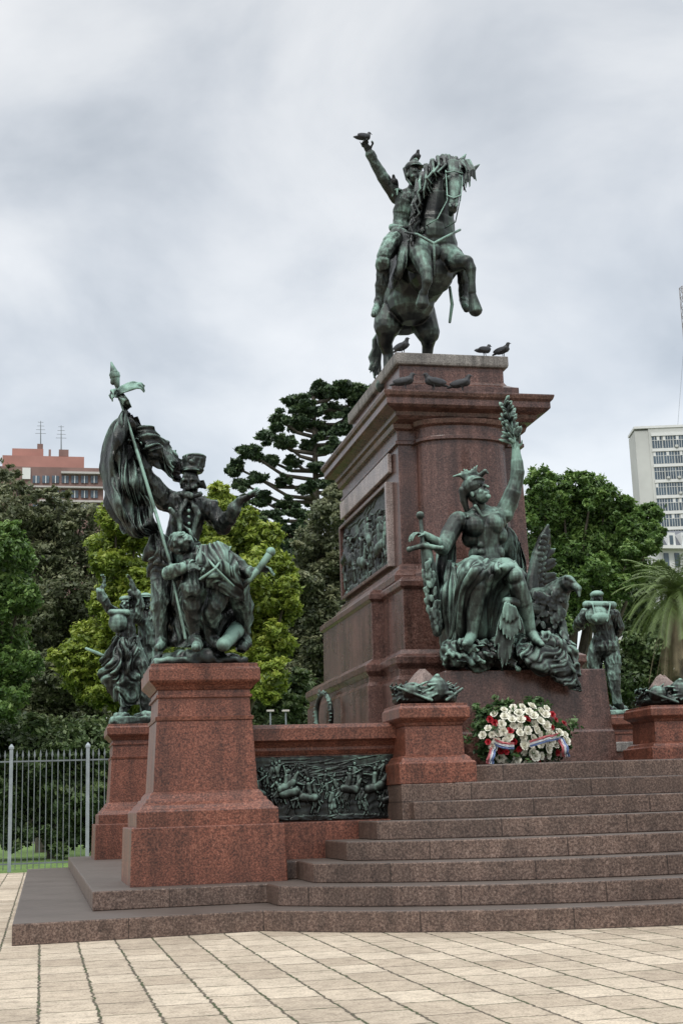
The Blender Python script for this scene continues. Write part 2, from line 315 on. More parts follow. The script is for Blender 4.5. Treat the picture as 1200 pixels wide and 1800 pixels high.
# ------------------------------------------------------------- main pedestal
mp_=root('monument_pedestal',(5.33,18,1.4),'tall dark red granite pedestal with rounded front and heavy cornice carrying the horse and rider','pedestal')
def pring(xl,xr,yf,yb,bul,e,z,n=18,mrg=.24):
    pts=[(xl-e,yb+e,z),(xr+e,yb+e,z),(xr+e,yf-e,z)]; w0,w1=xr+e-mrg,xl-e+mrg
    for i in range(n+1):
        t=i/n; th=pi*t; x=(w0+w1)/2+(w0-w1)/2*cos(th); pts.append((x,yf-e-bul*sin(th)**.8 if 0<t<1 else yf-e,z))
    return pts+[(xl-e,yf-e,z)]
def part(name,rings,mat,b=.008,par=None):
    m=MB(); m.loft(rings); return link(name,m.mesh(),mat,par or mp_,bev=b)
def rect(xl,xr,yf,yb,e,z): return [(xl-e,yb+e,z),(xr+e,yb+e,z),(xr+e,yf-e,z),(xl-e,yf-e,z)]
part('lower_base',[rect(3.95,6.72,16.7,20.8,e,z) for e,z in ((0,1.39),(-.02,2.45),(-.02,2.5),(-.05,2.55),(-.05,2.62),(.0,2.68),(.0,2.76),(-.06,2.80),(-.12,2.85))],REDP)
part('base_projection',[rect(4.14,6.56,15.9,16.9,e,z) for e,z in ((0,1.39),(-.01,2.5),(-.04,2.55),(-.04,2.63),(.01,2.69),(.01,2.77),(-.06,2.81),(-.1,2.87))],REDP)
part('dado',[rect(4.14,6.5,17.1,20.3,e,z) for e,z in ((0,2.84),(-.01,3.62),(.03,3.65),(.03,3.72),(-.04,3.78),(-.12,3.80))],REDP)
part('dado_projection',[rect(4.30,6.36,16.1,17.2,e,z) for e,z in ((0,2.86),(-.01,3.63),(.03,3.66),(.03,3.73),(-.03,3.79))],REDP)
part('shaft_foot',[pring(4.45,6.17,16.62,20.0,.36,e,z) for e,z in ((.14,3.785),(.14,3.87),(.10,3.92),(.06,3.95),(.05,4.0),(0,4.04))],REDP,.004)
part('shaft',[pring(4.45,6.17,16.62,20.0,.36,e,z) for e,z in ((0,4.035),(-.02,5.62))],REDP,.008)
part('architrave',[pring(4.45,6.17,16.62,20.0,.36,e,z) for e,z in ((.02,5.615),(.02,5.66),(-.01,5.67),(-.01,5.80),(.04,5.82),(.06,5.88))],REDP,.004)
part('cornice',[rect(4.47,6.17,16.40,19.95,e,z) for e,z in ((.06,5.88),(.10,5.92),(.11,5.97),(.22,6.0),(.25,6.03),(.25,6.11),(.28,6.14),(.295,6.18),(.295,6.20),(.05,6.27))],REDP,.004)
part('attic',[rect(4.52,5.96,16.6,19.4,e,z) for e,z in ((.15,6.25),(.15,6.39),(.10,6.41),(.03,6.45),(.0,6.50),(-.0,6.70))],REDP,.006)
part('attic_cap',[rect(4.52,5.96,16.6,19.4,e,z) for e,z in ((.05,6.697),(.06,6.73),(.06,6.85),(.0,6.87))],GREYG,.008)
part('statue_block',[rect(4.42,6.42,14.9,16.0,e,z) for e,z in ((.02,1.39),(.02,1.78),(0,1.80),(-.03,2.50))],REDP,.012)
X=4.44
SHEEN=granite('granite_painted_sheen',(.14,.11,.10),(.34,.28,.26),(.45,.39,.37),.20,.3)  # sky reflection painted as paler colour on near frame strip and frieze band
for y0,y1,z0,z1 in ((16.98,17.06,4.07,5.20),(19.88,19.96,4.07,5.20),(17.06,19.88,4.07,4.12),(17.06,19.88,5.15,5.20)): m=MB(); m.box(X-.07,X+.03,y0,y1,z0,z1); link('panel_frame',m.mesh(),SHEEN if y1<17.1 else REDP,mp_,bev=.008)
m=MB(); m.box(X-.035,X+.02,16.95,19.98,5.32,5.58); link('frieze_band',m.mesh(),SHEEN,mp_,bev=.01)
relief('relief_panel',(X-.012,19.88,4.12),(0,-1,0),(0,0,1),(-1,0,0),2.82,1.03,9,DRK,mp_,34,5,.11,sc_=.48,zf=(.2,.5),junk=1)
# ------------------------------------------------------------- sculpt helpers
def ch(mb,Y0,pts,n=12):
    Q=[(pt(u,v,Y0+dy),r) for u,v,dy,r in pts]; Q=[(P,r*mpp(P)) for P,r in Q]
    for (A,r1),(B,r2) in zip(Q,Q[1:]): mb.cap(A,B,r1,r2,n)
def bl(mb,Y0,u,v,dy,r,k=(1,1,1)):
    P=pt(u,v,Y0+dy); s=r*mpp(P); mb.ell(P,XA,(s*k[0],s*k[1],s*k[2]))
def head(mb,c,s,fd,up=Vector((0,0,1)),beard=False):
    fd=Vector(fd).normalized(); l=Vector(up).cross(fd).normalized(); u=fd.cross(l); ax=(l,fd,u)
    mb.ell(c+u*.10*s-fd*.04*s,ax,(.35*s,.43*s,.41*s)); mb.ell(c-u*.16*s+fd*.1*s,ax,(.27*s,.29*s,.33*s))
    mb.cap(c+fd*.38*s+u*.08*s,c+fd*.52*s-u*.12*s,.04*s,.065*s,8); mb.cap(c+fd*.345*s+u*.12*s-l*.18*s,c+fd*.345*s+u*.12*s+l*.18*s,.06*s,.06*s,8)
    mb.cap(c+fd*.36*s-u*.26*s-l*.08*s,c+fd*.36*s-u*.26*s+l*.08*s,.045*s,.045*s,8); mb.ball(c+fd*.33*s-u*.42*s,.09*s)
    for q in (-1,1): mb.ell(c+l*q*.35*s-u*.03*s,ax,(.05*s,.09*s,.13*s)); mb.ball(c+fd*.25*s-u*.13*s+l*q*.17*s,.10*s)
    if beard: mb.ell(c+fd*.20*s-u*.46*s,ax,(.2*s,.18*s,.22*s)); mb.cap(c+fd*.39*s-u*.2*s-l*.13*s,c+fd*.39*s-u*.2*s+l*.13*s,.042*s,.042*s,8)
def hand(mb,w,d,n,s,curl=.5,thumb=1):
    d=Vector(d).normalized(); sd=d.cross(Vector(n)).normalized(); n=sd.cross(d)
    mb.ell(w+d*.27*s,(sd,d,n),(.21*s,.32*s,.1*s))
    for i,fl in zip((-1.5,-.5,.5,1.5),(.8,.97,1,.88)):
        q=w+d*.5*s+sd*i*.13*s; dd=(d+sd*i*.12).normalized()
        for L_,r1,r2 in ((.24,.06,.054),(.17,.054,.048),(.13,.048,.04)):
            dd=(dd*cos(curl)+n*sin(curl)).normalized(); n_=q+dd*L_*s*fl; mb.cap(q,n_,r1*s,r2*s,7); q=n_
    q=w+d*.18*s+sd*thumb*.18*s; q2=q+(sd*thumb*.8+d*.7+n*.3).normalized()*.22*s; mb.cap(q,q2,.075*s,.062*s,7); mb.cap(q2,q2+(d+n*.6).normalized()*.17*s,.062*s,.05*s,7)
def catm(G,n):
    k=len(G); t=np.linspace(0,k-1,n); i=np.clip(t.astype(int),0,k-2); f=(t-i).reshape(-1,*([1]*(G.ndim-1)))
    g=lambda j:G[np.clip(j,0,k-1)]
    p0,p1,p2,p3=g(i-1),g(i),g(i+1),g(i+2)
    return .5*((2*p1)+(-p0+p2)*f+(2*p0-5*p1+4*p2-p3)*f*f+(-p0+3*p1-3*p2+p3)*f**3)
def vn(x,y,seed):
    T_=np.random.default_rng(seed).random((64,64)); xi=np.floor(x).astype(int); yi=np.floor(y).astype(int); fx=x-xi; fy=y-yi; fx=fx*fx*(3-2*fx); fy=fy*fy*(3-2*fy); g=lambda a_,b_:T_[a_%64,b_%64]
    return (g(xi,yi)*(1-fx)+g(xi+1,yi)*fx)*(1-fy)+(g(xi,yi+1)*(1-fx)+g(xi+1,yi+1)*fx)*fy
def sheet(mb,Y0,rows,nu=60,nv=60,th=.02,nf=5,amp=.03,ph=0,w=2.,diag=0.,nt=1.7):
    G=np.array([[list(pt(u,v,Y0+dy)) for u,v,dy in r] for r in rows]); G=catm(G,nv); G=catm(G.transpose(1,0,2),nu).transpose(1,0,2)
    S,T=np.meshgrid(np.linspace(0,1,nu),np.linspace(0,1,nv)); du=np.gradient(G,axis=1); dv=np.gradient(G,axis=0); N=np.cross(du,dv); N/=np.linalg.norm(N,axis=2,keepdims=True)+1e-9
    sd=int(ph*10)+int(nf*7)+3; x=(S+diag*T)*nf+(vn(S*2.3,T*2.3,sd)-.5)*w*1.3; y=T*nt+(vn(S*2.7+4,T*2.1,sd+9)-.5)*1.2
    rg=lambda q:(1-np.abs(2*q-1))**1.6
    D=amp*(2.4*(rg(vn(x,y+5,sd+1))-.42)+1.1*(rg(vn(x*2.1+9,y*2.0,sd+2))-.42)+.5*(vn(x*4.5,y*5,sd+3)-.5))
    G=G+N*D[...,None]
    A=(G+N*th/2).reshape(-1,3); B=(G-N*th/2).reshape(-1,3); n=nu*nv; fs=[]
    id_=lambda r,c:r*nu+c
    for r in range(nv-1):
        for c in range(nu-1):
            q=(id_(r,c),id_(r,c+1),id_(r+1,c+1),id_(r+1,c)); fs.append(q); fs.append(tuple([k+n for k in q[::-1]]))
    bd=[id_(0,c) for c in range(nu)]+[id_(r,nu-1) for r in range(1,nv)]+[id_(nv-1,c) for c in range(nu-2,-1,-1)]+[id_(r,0) for r in range(nv-2,0,-1)]
    for i in range(len(bd)):
        p_,q=bd[i],bd[(i+1)%len(bd)]; fs.append((q,p_,p_+n,q+n))
    mb.add(A.tolist()+B.tolist(),fs)
def feather(mb,Y0,A,B,w,k=1.6):
    P=pt(A[0],A[1],Y0+A[2]); Q=pt(B[0],B[1],Y0+B[2]); d=Q-P; dn=d.normalized(); sd=dn.cross(Vector((0,-1,0))).normalized(); s=mpp(P)
    mb.ell((P+Q)/2,(sd,dn,sd.cross(dn)),(w*s,d.length*.56,k*s),8,6)
# ------------------------------------------------------------- horse and rider
Y=17.2
eq=root('equestrian_statue',(pt(715,665,17.5).x,17.5,6.87),'dark green bronze statue of a rearing horse and uniformed rider pointing with raised arm','statue')
m=MB()
ch(m,Y,[(708,552,.45,39),(716,522,.25,46),(734,490,-.05,52),(754,462,-.3,53),(758,432,-.4,46),(762,394,-.46,37),(767,354,-.5,32),(774,322,-.54,26),(790,300,-.6,18)])
for q in ((733,452,-.60,28),(782,455,-.58,28),(696,540,.4,32),(735,552,.35,31),(757,412,-.55,31),(757,480,-.45,41),(722,530,.1,43),(757,446,-.66,21)): bl(m,Y,*q)
ch(m,Y,[(795,297,-.66,18),(798,316,-.8,15),(798,338,-.92,11),(796,358,-1.0,9),(795,368,-1.0,8.5)]); ch(m,Y,[(788,307,-.60,18),(788,328,-.74,10.5)]); ch(m,Y,[(808,306,-.7,10),(806,325,-.8,6.5)])
ch(m,Y,[(786,322,-.66,9),(768,352,-.6,19)]); ch(m,Y,[(795,369,-.98,7),(792,376,-.92,5)])
for q in (-1,1): ch(m,Y,[(796+q*6,360,-1.06,3.3),(796+q*5,363,-1.10,2.8)])
ch(m,Y,[(789,312,-.88,4.2),(790,315,-.88,3.8)]); ch(m,Y,[(807,311,-.88,4.2),(807,314,-.88,3.8)])
ch(m,Y,[(804,293,-.62,6.5),(811,282,-.62,6),(818,271,-.6,1.5)]); ch(m,Y,[(818,302,-.6,6.5),(830,299,-.6,6),(842,289,-.58,1.5)],8)
ch(m,Y,[(690,545,.4,34),(680,574,.25,24),(676,600,.35,14),(682,622,.45,10),(682,648,.4,9),(678,662,.36,12),(676,676,.33,17)])
ch(m,Y,[(738,555,.35,31),(752,585,.22,21),(752,605,.35,11.5),(750,628,.42,9.5),(747,652,.36,10.5),(746,676,.33,16)])
ch(m,Y,[(736,430,-.5,29),(738,450,-.76,21),(749,478,-.99,12.5),(750,494,-1.02,10),(747,508,-.99,6.5),(744,515,-.96,8.5)]); ch(m,Y,[(743,518,-.94,8),(742,532,-.92,13)])
ch(m,Y,[(784,450,-.5,28),(802,461,-.78,18),(820,461,-.97,12.5),(827,473,-.99,10),(829,495,-.97,6.5),(829,512,-.95,8)]); ch(m,Y,[(830,520,-.94,7.5),(835,544,-.92,13)])
hb=voxel('horse_body',m,.0115,BRH,eq,3)
m=MB(); cr=[(806,283),(798,279),(790,277),(781,276),(771,278),(760,284),(750,293),(742,305),(736,319),(733,334),(731,349),(729,364),(728,378),(727,392)]
for i,(x,y) in enumerate(cr):
    for j in range(9):
        dx=random.uniform(-4,4); dl=random.uniform(26,58); wv=random.uniform(-6,6)
        ch(m,Y,[(x+dx,y+random.uniform(-3,5),-.6+.03*j,3.8),(x+dx-2+j*1.6+wv,y+dl*.4,-.76+.03*j,3.1),(x+dx-4+j*1.7-wv,y+dl*.75,-.79+.03*j,2.4),(x+dx-6+j*2+wv,y+dl,-.77+.03*j,1.1)],6)
for k in range(14):
    x=random.uniform(804,826); y=random.uniform(281,292); ex=x+random.uniform(-4,16); ey=y+random.uniform(18,42)
    ch(m,Y,[(x,y,-.7,3.6),((x+ex)/2+3,(y+ey)/2,-.84,2.8),(ex,ey,-.86,1)],7)
voxel('mane',m,.0085,BRD,hb,0)
m=MB()
for j in range(24): 
    q=random.uniform(-6,6); w_=random.uniform(-4,4); ch(m,Y,[(682+q*.5,565,.75,4.5),(666+q+w_,598,.85,4),(661+q*1.3-w_,628,.85,3.5),(660+q*1.6+w_,655+random.uniform(-10,16),.8,1.2)],6)
voxel('tail',m,.0095,BRD,hb,0)
m=MB()
for c in ([(785,343,-1.0,1.2),(797,348,-1.08,1.2),(809,343,-1.0,1.2)],[(783,300,-.82,1.2),(785,330,-.92,1.2),(786,352,-1.0,1.6)],[(812,302,-.82,1.2),(811,330,-.94,1.2),(808,352,-1.0,1.6)],[(783,303,-.85,1.2),(798,301,-.97,1.2),(813,305,-.85,1.2)],
          [(786,352,-1.0,1.1),(768,385,-1.03,1.1),(740,402,-.6,1.1)],[(808,352,-1.0,1.1),(800,390,-.95,1.1),(780,402,-.7,1.1)]): ch(m,Y,c,7)
link('bridle',m.mesh(True),BRD,hb)
m=MB()
for c in ([(712,408,-.62,2.4),(733,412,-.93,2.6),(762,428,-1.05,3),(788,414,-.96,2.6),(808,404,-.65,2.4)],[(762,428,-1.05,2.6),(763,450,-1.06,2.4),(762,484,-1.0,2.4)]): ch(m,Y,c,8)
voxel('breast_strap',m,.008,BRD,hb,0)
m=MB(); ch(m,Y,[(790,505,-.3,2.5),(794,535,-.35,3.2),(790,566,-.35,2.5)]); link('scabbard',m.mesh(True),BRD,eq)
m=MB(); sheet(m,Y,[[(698,398,-.1),(710,402,-.45),(720,410,-.60)],[(690,440,-.2),(701,445,-.62),(714,440,-.76)],[(684,478,-.25),(696,484,-.65),(712,470,-.76)],[(682,504,-.2),(692,508,-.5),(706,492,-.62)]],30,30,.04,3,.02); link('saddle_cloth',m.mesh(True),BRDC,hb)
m=MB()
ch(m,Y,[(706,412,-.05,21),(706,394,-.02,16.5),(710,372,-.05,20),(714,356,-.08,21),(722,340,-.08,12),(726,325,-.1,8)]); ch(m,Y,[(698,347,-.02,12),(716,346,-.06,16),(739,352,-.1,13)])
ch(m,Y,[(697,346,-.02,13),(685,329,-.06,11.5),(672,311,-.1,10.5),(660,290,-.14,9.5),(651,271,-.2,7)]); ch(m,Y,[(654,277,-.18,9),(651,271,-.2,9)])
P=pt(650,268,Y-.2); P2=pt(638,246,Y-.3); hand(m,P,(P2-P),(-.3,-1,.2),.26,.25)
ch(m,Y,[(740,352,-.1,12),(752,376,-.2,10),(748,395,-.5,8.5),(744,400,-.62,6.5)]); P=pt(744,400,Y-.62); hand(m,P,(-.5,-.6,-.2),(0,-.2,-1),.2,.9)
ch(m,Y,[(704,412,-.1,18),(688,430,-.47,18),(676,450,-.65,14),(673,475,-.57,12),(670,500,-.52,11),(667,522,-.47,8),(665,530,-.47,8)]); ch(m,Y,[(666,530,-.45,8),(662,543,-.57,7.5),(657,553,-.7,5)]); ch(m,Y,[(674,462,-.65,14),(673,466,-.63,14)])
ch(m,Y,[(760,420,-.05,18),(800,450,-.2,15),(812,470,-.3,13),(815,500,-.25,10),(815,525,-.25,9)]); ch(m,Y,[(815,525,-.25,9),(819,542,-.45,7)])
ch(m,Y,[(690,400,-.05,7),(706,402,-.26,7),(722,404,-.2,7)])
P=pt(727,309,Y-.15); hs=37*mpp(P); head(m,P,hs,(.25,-1,-.12))
voxel('rider_body',m,.010,BRC,eq,1,(.010,7,4))
m=MB(); P=pt(726,296,Y-.12); s=mpp(P); fd=Vector((.3,-1,0)).normalized(); l=zv.cross(fd)
m.ell(P,(l,fd,zv),(16*s,18*s,13*s)); m.ell(P+fd*14*s-zv*2*s,(l,fd,zv),(14*s,9*s,2.5*s)); m.ell(P+zv*9*s,(l,fd,zv),(3*s,16*s,9*s)); ch(m,Y,[(711,297,-.12,4),(715,315,-.15,3),(722,325,-.2,2)],8)
voxel('helmet',m,.009,BR,eq,1)
for u,v in ((697,338),(741,344)):
    m=MB(); P=pt(u,v,Y-.05); m.ell(P,XA,(12*s,13*s,5*s))
    for k in range(7): q=P+Vector((cos(k*.9)*10*s,sin(k*.9)*11*s,0)); m.cap(q,q-zv*10*s,2.4*s,1.8*s,6)
    link('epaulette',m.mesh(True),BR,eq)
m=MB(); sheet(m,Y,[[(690,396,.1),(697,400,-.15),(706,402,-.3)],[(684,430,.1),(693,436,-.2),(704,440,-.5)],[(678,470,.15),(688,478,-.15),(700,478,-.55)]],30,30,.03,3,.025); link('coat_tails',m.mesh(True),BRDC,eq)
# ------------------------------------------------------------- seated warrior
Y=15.35
wa=root('seated_warrior_statue',(5.4,15.4,2.5),'green bronze seated helmeted man with sword, raised leafy branch and eagle beside him','statue')
m=MB()
ch(m,Y,[(860,1012,0,28),(856,985,.0,25),(852,962,.0,24),(850,935,-.02,29)])
ch(m,Y,[(812,918,-.01,18),(835,920,-.03,25),(866,914,-.03,24),(882,905,-.02,17)])
for q in ((833,925,-.11,20),(865,921,-.11,20),(806,916,-.04,18),(886,903,-.04,17),(828,946,-.0,18),(874,941,-.0,18),(840,975,.0,18),(870,973,.0,17)): bl(m,Y,*q)
for i in range(3):
    for q in (-1,1): bl(m,Y,853+q*7.5,958+i*13,-.115,8,(1,.8,.9))
ch(m,Y,[(846,905,-.03,13),(841,885,-.08,11.5)]); ch(m,Y,[(826,906,-.02,12),(842,892,-.03,9),(866,903,-.02,12)]); ch(m,Y,[(822,909,-.17,3.5),(846,909,-.17,3),(874,902,-.17,3.5)]); ch(m,Y,[(835,890,-.18,4),(846,908,-.18,3)])
P=pt(840,868,Y-.12); head(m,P,48*mpp(P),(.38,-.80,.52),up=Vector((-.15,.1,1)))
ch(m,Y,[(802,918,-.03,17),(790,938,-.1,17),(782,956,-.2,14),(777,966,-.25,12),(765,955,-.35,12.5),(752,945,-.42,9),(745,940,-.45,7)])
P=pt(746,941,Y-.45); hand(m,P,(-1,-.2,.15),(-.1,.2,-1),.24,.85)
ch(m,Y,[(884,903,-.03,17),(893,886,-.06,17),(901,866,-.1,15),(907,846,-.12,12.5),(909,830,-.14,13),(908,812,-.15,11),(906,792,-.16,7.5)])
P=pt(906,792,Y-.16); hand(m,P,(-.1,-.1,1),(-.2,-1,0),.24,.6)
ch(m,Y,[(850,1010,-.05,29),(842,1008,-.35,26),(838,1012,-.62,19),(836,1030,-.68,17),(833,1055,-.62,18),(831,1085,-.58,14),(829,1112,-.56,10)]); ch(m,Y,[(828,1118,-.55,11),(822,1128,-.68,9),(816,1132,-.82,5)]); bl(m,Y,838,1014,-.69,15)
ch(m,Y,[(868,1010,-.05,29),(886,1005,-.35,26),(902,1012,-.6,19),(909,1030,-.64,17),(917,1056,-.58,18),(926,1085,-.52,13),(932,1110,-.5,10)]); ch(m,Y,[(934,1115,-.5,11),(942,1126,-.62,9),(952,1133,-.76,5)]); bl(m,Y,904,1013,-.69,15)
voxel('warrior_body',m,.0095,BRG,wa,5)
m=MB(); P=pt(831,857,Y-.1); s=mpp(P); fd=Vector((.42,-.85,.4)).normalized(); l=zv.cross(fd).normalized(); uu=fd.cross(l)
m.ell(P+uu*2*s,(l,fd,uu),(20*s,23*s,19*s)); m.ell(P+fd*17*s+uu*4*s,(l,fd,uu),(15*s,9*s,3*s)); ch(m,Y,[(813,862,-.08,8),(815,880,-.06,7),(820,897,-.04,5)])
for i in range(10):
    t=i/9; ch(m,Y,[(842-24*t,838+5*t*t,-.1,4),(834-26*t,830+5*t,-.1,3.5),(838-42*t,824+14*t-random.uniform(0,7),-.1,1.4)],8)
ch(m,Y,[(845,835,-.12,5),(852,828,-.16,4),(857,832,-.18,2)])
voxel('crested_helmet',m,.009,BR,wa,1)
m=MB()
sheet(m,Y,[[(800,990,-.2),(830,978,-.38),(858,985,-.42),(885,990,-.42),(905,985,-.3)],[(806,1008,-.62),(826,996,-.9),(858,1008,-.72),(880,998,-.85),(914,1002,-.55)],[(800,1060,-.52),(812,1045,-.7),(856,1062,-.5),(876,1040,-.4),(912,1040,-.25)],[(790,1120,-.38),(806,1110,-.5),(856,1112,-.38),(880,1090,-.25),(905,1080,-.1)],[(785,1150,-.3),(806,1148,-.4),(856,1150,-.3),(880,1140,-.2),(905,1130,-.0)]],130,130,.03,7,.026,1,2.,.4)
sheet(m,Y,[[(800,990,.0),(790,985,-.1),(802,1000,-.3)],[(772,1040,.0),(785,1040,-.3),(813,1035,-.4)],[(774,1100,.1),(790,1100,-.3),(812,1100,-.4)],[(772,1150,.1),(790,1150,-.3),(812,1150,-.4)]],60,80,.04,4,.032,2,2,.4)
link('lap_drapery',m.mesh(True),BRG,wa)
m=MB(); sheet(m,Y,[[(905,1125,-.45),(940,1120,-.5),(975,1120,-.4)],[(910,1150,-.72),(950,1148,-.75),(995,1150,-.6)],[(930,1172,-.70),(970,1180,-.75),(1012,1180,-.62)],[(965,1192,-.66),(995,1205,-.70),(1022,1216,-.62)]],90,90,.03,5,.028,3,2.5,.9)
link('trailing_drapery',m.mesh(True),BR,wa)
m=MB(); sheet(m,Y,[[(812,900,.15),(800,905,.12),(790,920,.1)],[(800,940,.25),(780,950,.15),(770,955,.05)],[(790,990,.25),(775,990,.1),(760,985,-.05)],[(795,1040,.25),(776,1045,.05),(756,1045,-.15)],[(800,1100,.2),(780,1110,0),(762,1105,-.15)]],60,90,.03,4,.035,2)
sheet(m,Y,[[(880,915,.2),(900,930,.25),(915,955,.25)],[(880,960,.25),(905,965,.25),(925,1000,.25)],[(880,1000,.3),(905,1010,.25),(935,1040,.25)]],40,40,.03,3,.035,1)
link('cloak',m.mesh(True),BRDC,wa)
m=MB(); bl(m,Y,738,906,-.45,7.5); ch(m,Y,[(739,912,-.45,3.5),(742,957,-.48,4)]); ch(m,Y,[(719,966,-.47,4),(742,959,-.48,6),(776,964,-.5,4)])
for q in ((719,966),(776,964)): bl(m,Y,*q,-.48,5.5)
ch(m,Y,[(748,962,-.44,10),(755,1010,-.40,14),(762,1060,-.38,14),(768,1112,-.36,8)])
for i in range(70):
    t=random.random(); u=749+19*t; v=985+125*t; q=random.uniform(-1,1); wd=6+7*sin(pi*t)
    feather(m,Y,(u+q*wd*.7,v+6,-.50-.05*(1-abs(q))),(u+q*wd*1.15,v-7,-.50-.04*(1-abs(q))),4,2.4)
voxel('sword_and_scabbard',m,.009,BR,wa,1)
m=MB(); ch(m,Y,[(906,800,-.18,3),(903,770,-.2,3),(896,735,-.2,2.5),(888,706,-.2,1.5)],8)
for i in range(60):
    t=random.random()**.9; u=904-16*t+random.uniform(-3,3); v=782-72*t; an=random.choice([-1,1])*random.uniform(.2,1.25)+(-.15); L_=random.uniform(14,28)*(1-.3*t)
    feather(m,Y,(u,v,-.2),(u+sin(an)*L_,v-cos(an)*L_,-.2+random.uniform(-.12,.12)),random.uniform(2.8,4.2))
link('leafy_branch',m.mesh(True),BR,wa)
m=MB()
for q in ((800,1150,-.35,28),(840,1152,-.4,30),(880,1150,-.35,32),(920,1145,-.3,32),(960,1140,-.25,30),(990,1150,-.15,24),(820,1100,.1,40),(870,1090,.15,50),(920,1090,.2,50),(955,1110,.2,38),(850,1040,.3,45),(895,1040,.35,45)): bl(m,Y,*q)
ch(m,Y,[(930,1148,-.55,16),(970,1160,-.58,16),(1000,1180,-.6,12),(1016,1202,-.6,5)]); ch(m,Y,[(960,1130,-.5,20),(1000,1150,-.5,16),(1014,1185,-.56,7)])
for i in range(34): 
    u=random.uniform(785,920); v=random.uniform(1125,1162); w_=random.uniform(10,26); ch(m,Y,[(u,v,-.57,5),(u+w_,v+random.uniform(-4,14),-.62,2.5)],7)
voxel('rock_base',m,.014,BR,wa,1,(.03,7,6))
eg=MB(); ch(eg,Y,[(956,1115,-.1,20),(960,1090,-.15,31),(966,1064,-.17,33),(977,1044,-.24,24),(989,1030,-.32,17),(996,1026,-.38,16)]); ch(eg,Y,[(1006,1028,-.44,9),(1015,1035,-.50,7),(1017,1048,-.52,2.5)]); ch(eg,Y,[(966,1110,-.25,12),(966,1130,-.35,8)]); ch(eg,Y,[(984,1098,-.25,12),(992,1126,-.38,8)]); ch(eg,Y,[(996,1016,-.46,4.5),(1007,1022,-.48,3)]); ch(eg,Y,[(938,1050,-.02,18),(962,1056,-.1,28)])
for q in (-1,0,1): ch(eg,Y,[(992,1126,-.38,4),(1002+q*9,1134,-.45,2)],6); ch(eg,Y,[(968,1128,-.35,4),(970+q*9,1137,-.45,2)],6)
for i in range(70):
    u=random.uniform(938,994); v=random.uniform(1036,1115); feather(eg,Y,(u,v,-.37),(u-1,v+12,-.395),5)
e=voxel('eagle',eg,.0095,BRD,wa,0)
m=MB()
for i in range(11):
    t=i/10; bx,by=933+18*t,1055-95*t; tx_=974-10*t+ (8 if 2<i<8 else 0); ty_=1060-128*t-6*(i%2)
    feather(m,Y,(bx,by,.06),(tx_,ty_,.09+.014*(i%2)),6.5,2.6)
for i in range(14):
    t=i/13; bx,by=932+20*t,1056-112*t; feather(m,Y,(bx-2,by,.01),(bx+19-5*t,by+2-16*t,.035+.01*(i%2)),5.5,2.4)
for i in range(12):
    t=i/11; bx,by=932+20*t,1056-112*t; feather(m,Y,(bx-3,by,-.03),(bx+9,by-2,-.01),5,2.2)
ch(m,Y,[(932,1062,0,14),(935,1015,.02,11),(942,975,.03,9),(951,945,.04,6),(962,924,.05,3)])
voxel('raised_wing',m,.009,BRD,e,0)
m=MB()
for i in range(9):
    t=i/8; feather(m,Y,(889+14*t,1062+6*t,-.72),(869+52*t,1115+58*sin(pi*min(1,t*1.25+.12)),-.70+.012*(i%2)),6)
for i in range(7): t=i/6; feather(m,Y,(889+14*t,1060+6*t,-.76),(878+36*t,1108+18*sin(pi*t),-.765),5.5)
for i in range(5): t=i/4; feather(m,Y,(889+14*t,1056+8*t,-.79),(884+24*t,1086+8*sin(pi*t),-.79),5)
ch(m,Y,[(890,1058,-.7,9),(905,1060,-.62,11),(930,1072,-.4,13),(958,1075,-.15,18)])
voxel('drooping_wing',m,.0095,BR,e,0)
# ------------------------------------------------------------- flag bearer group
Y=14.0
fg=root('flag_bearer_statue',(1.54,14.03,2.455),'dark bronze bearded flag bearer supporting a dying soldier, on the left foreground plinth','statue')
m=MB()
ch(m,Y,[(316,985,.1,35),(320,950,.05,30),(326,918,0,32),(331,897,0,32),(335,872,-.03,17),(337,858,-.05,13)])
ch(m,Y,[(294,882,0,19),(330,888,-.02,27),(367,897,-.02,19)])
for q in (-1,1): ch(m,Y,[(332+q*4,880,-.23,5),(332+q*15,905,-.25,7),(330+q*10,945,-.24,5)],8)
for i in range(5): bl(m,Y,331,898+i*11,-.27,3)
ch(m,Y,[(322,869,-.2,6),(336,873,-.26,6),(350,869,-.2,6)]); ch(m,Y,[(290,958,-.1,5),(322,962,-.28,5),(350,958,-.15,5)]); ch(m,Y,[(300,895,-.23,3.5),(345,950,-.28,3.5)],8)
for u,v in ((293,868),(369,885)):
    bl(m,Y,u,v,-.02,15,(1,1,.4)); 
    for k in range(8): A=(u+11*cos(k*.8),v,-.02+.1*sin(k*.8),2.6); ch(m,Y,[A,(A[0],v+10,A[2],2.2)],6)
ch(m,Y,[(290,880,-.02,19),(276,862,-.05,18),(262,842,-.1,15),(252,818,-.15,12),(247,806,-.18,12)]); ch(m,Y,[(247,806,-.18,8.5),(244,796,-.2,7.5)]); P=pt(244,795,Y-.2); hand(m,P,(-.2,-.2,1),(-.6,-.6,0),.2,.8)
ch(m,Y,[(370,898,-.02,18),(384,916,-.05,16.5),(393,924,-.1,15.5),(403,910,-.2,13.5),(412,894,-.28,11.5)]); ch(m,Y,[(413,892,-.28,8),(423,879,-.32,6.5)]); P=pt(421,880,Y-.32); hand(m,P,(1,-.3,.4),(0,.2,1),.23,.12,-1)
ch(m,Y,[(300,975,.12,28),(288,1020,.05,23),(284,1060,-.02,17),(284,1095,.0,14),(286,1125,0,11)]); ch(m,Y,[(283,1064,0,17.5),(283,1068,0,17.5)]); ch(m,Y,[(286,1128,0,13),(279,1138,-.18,9)])
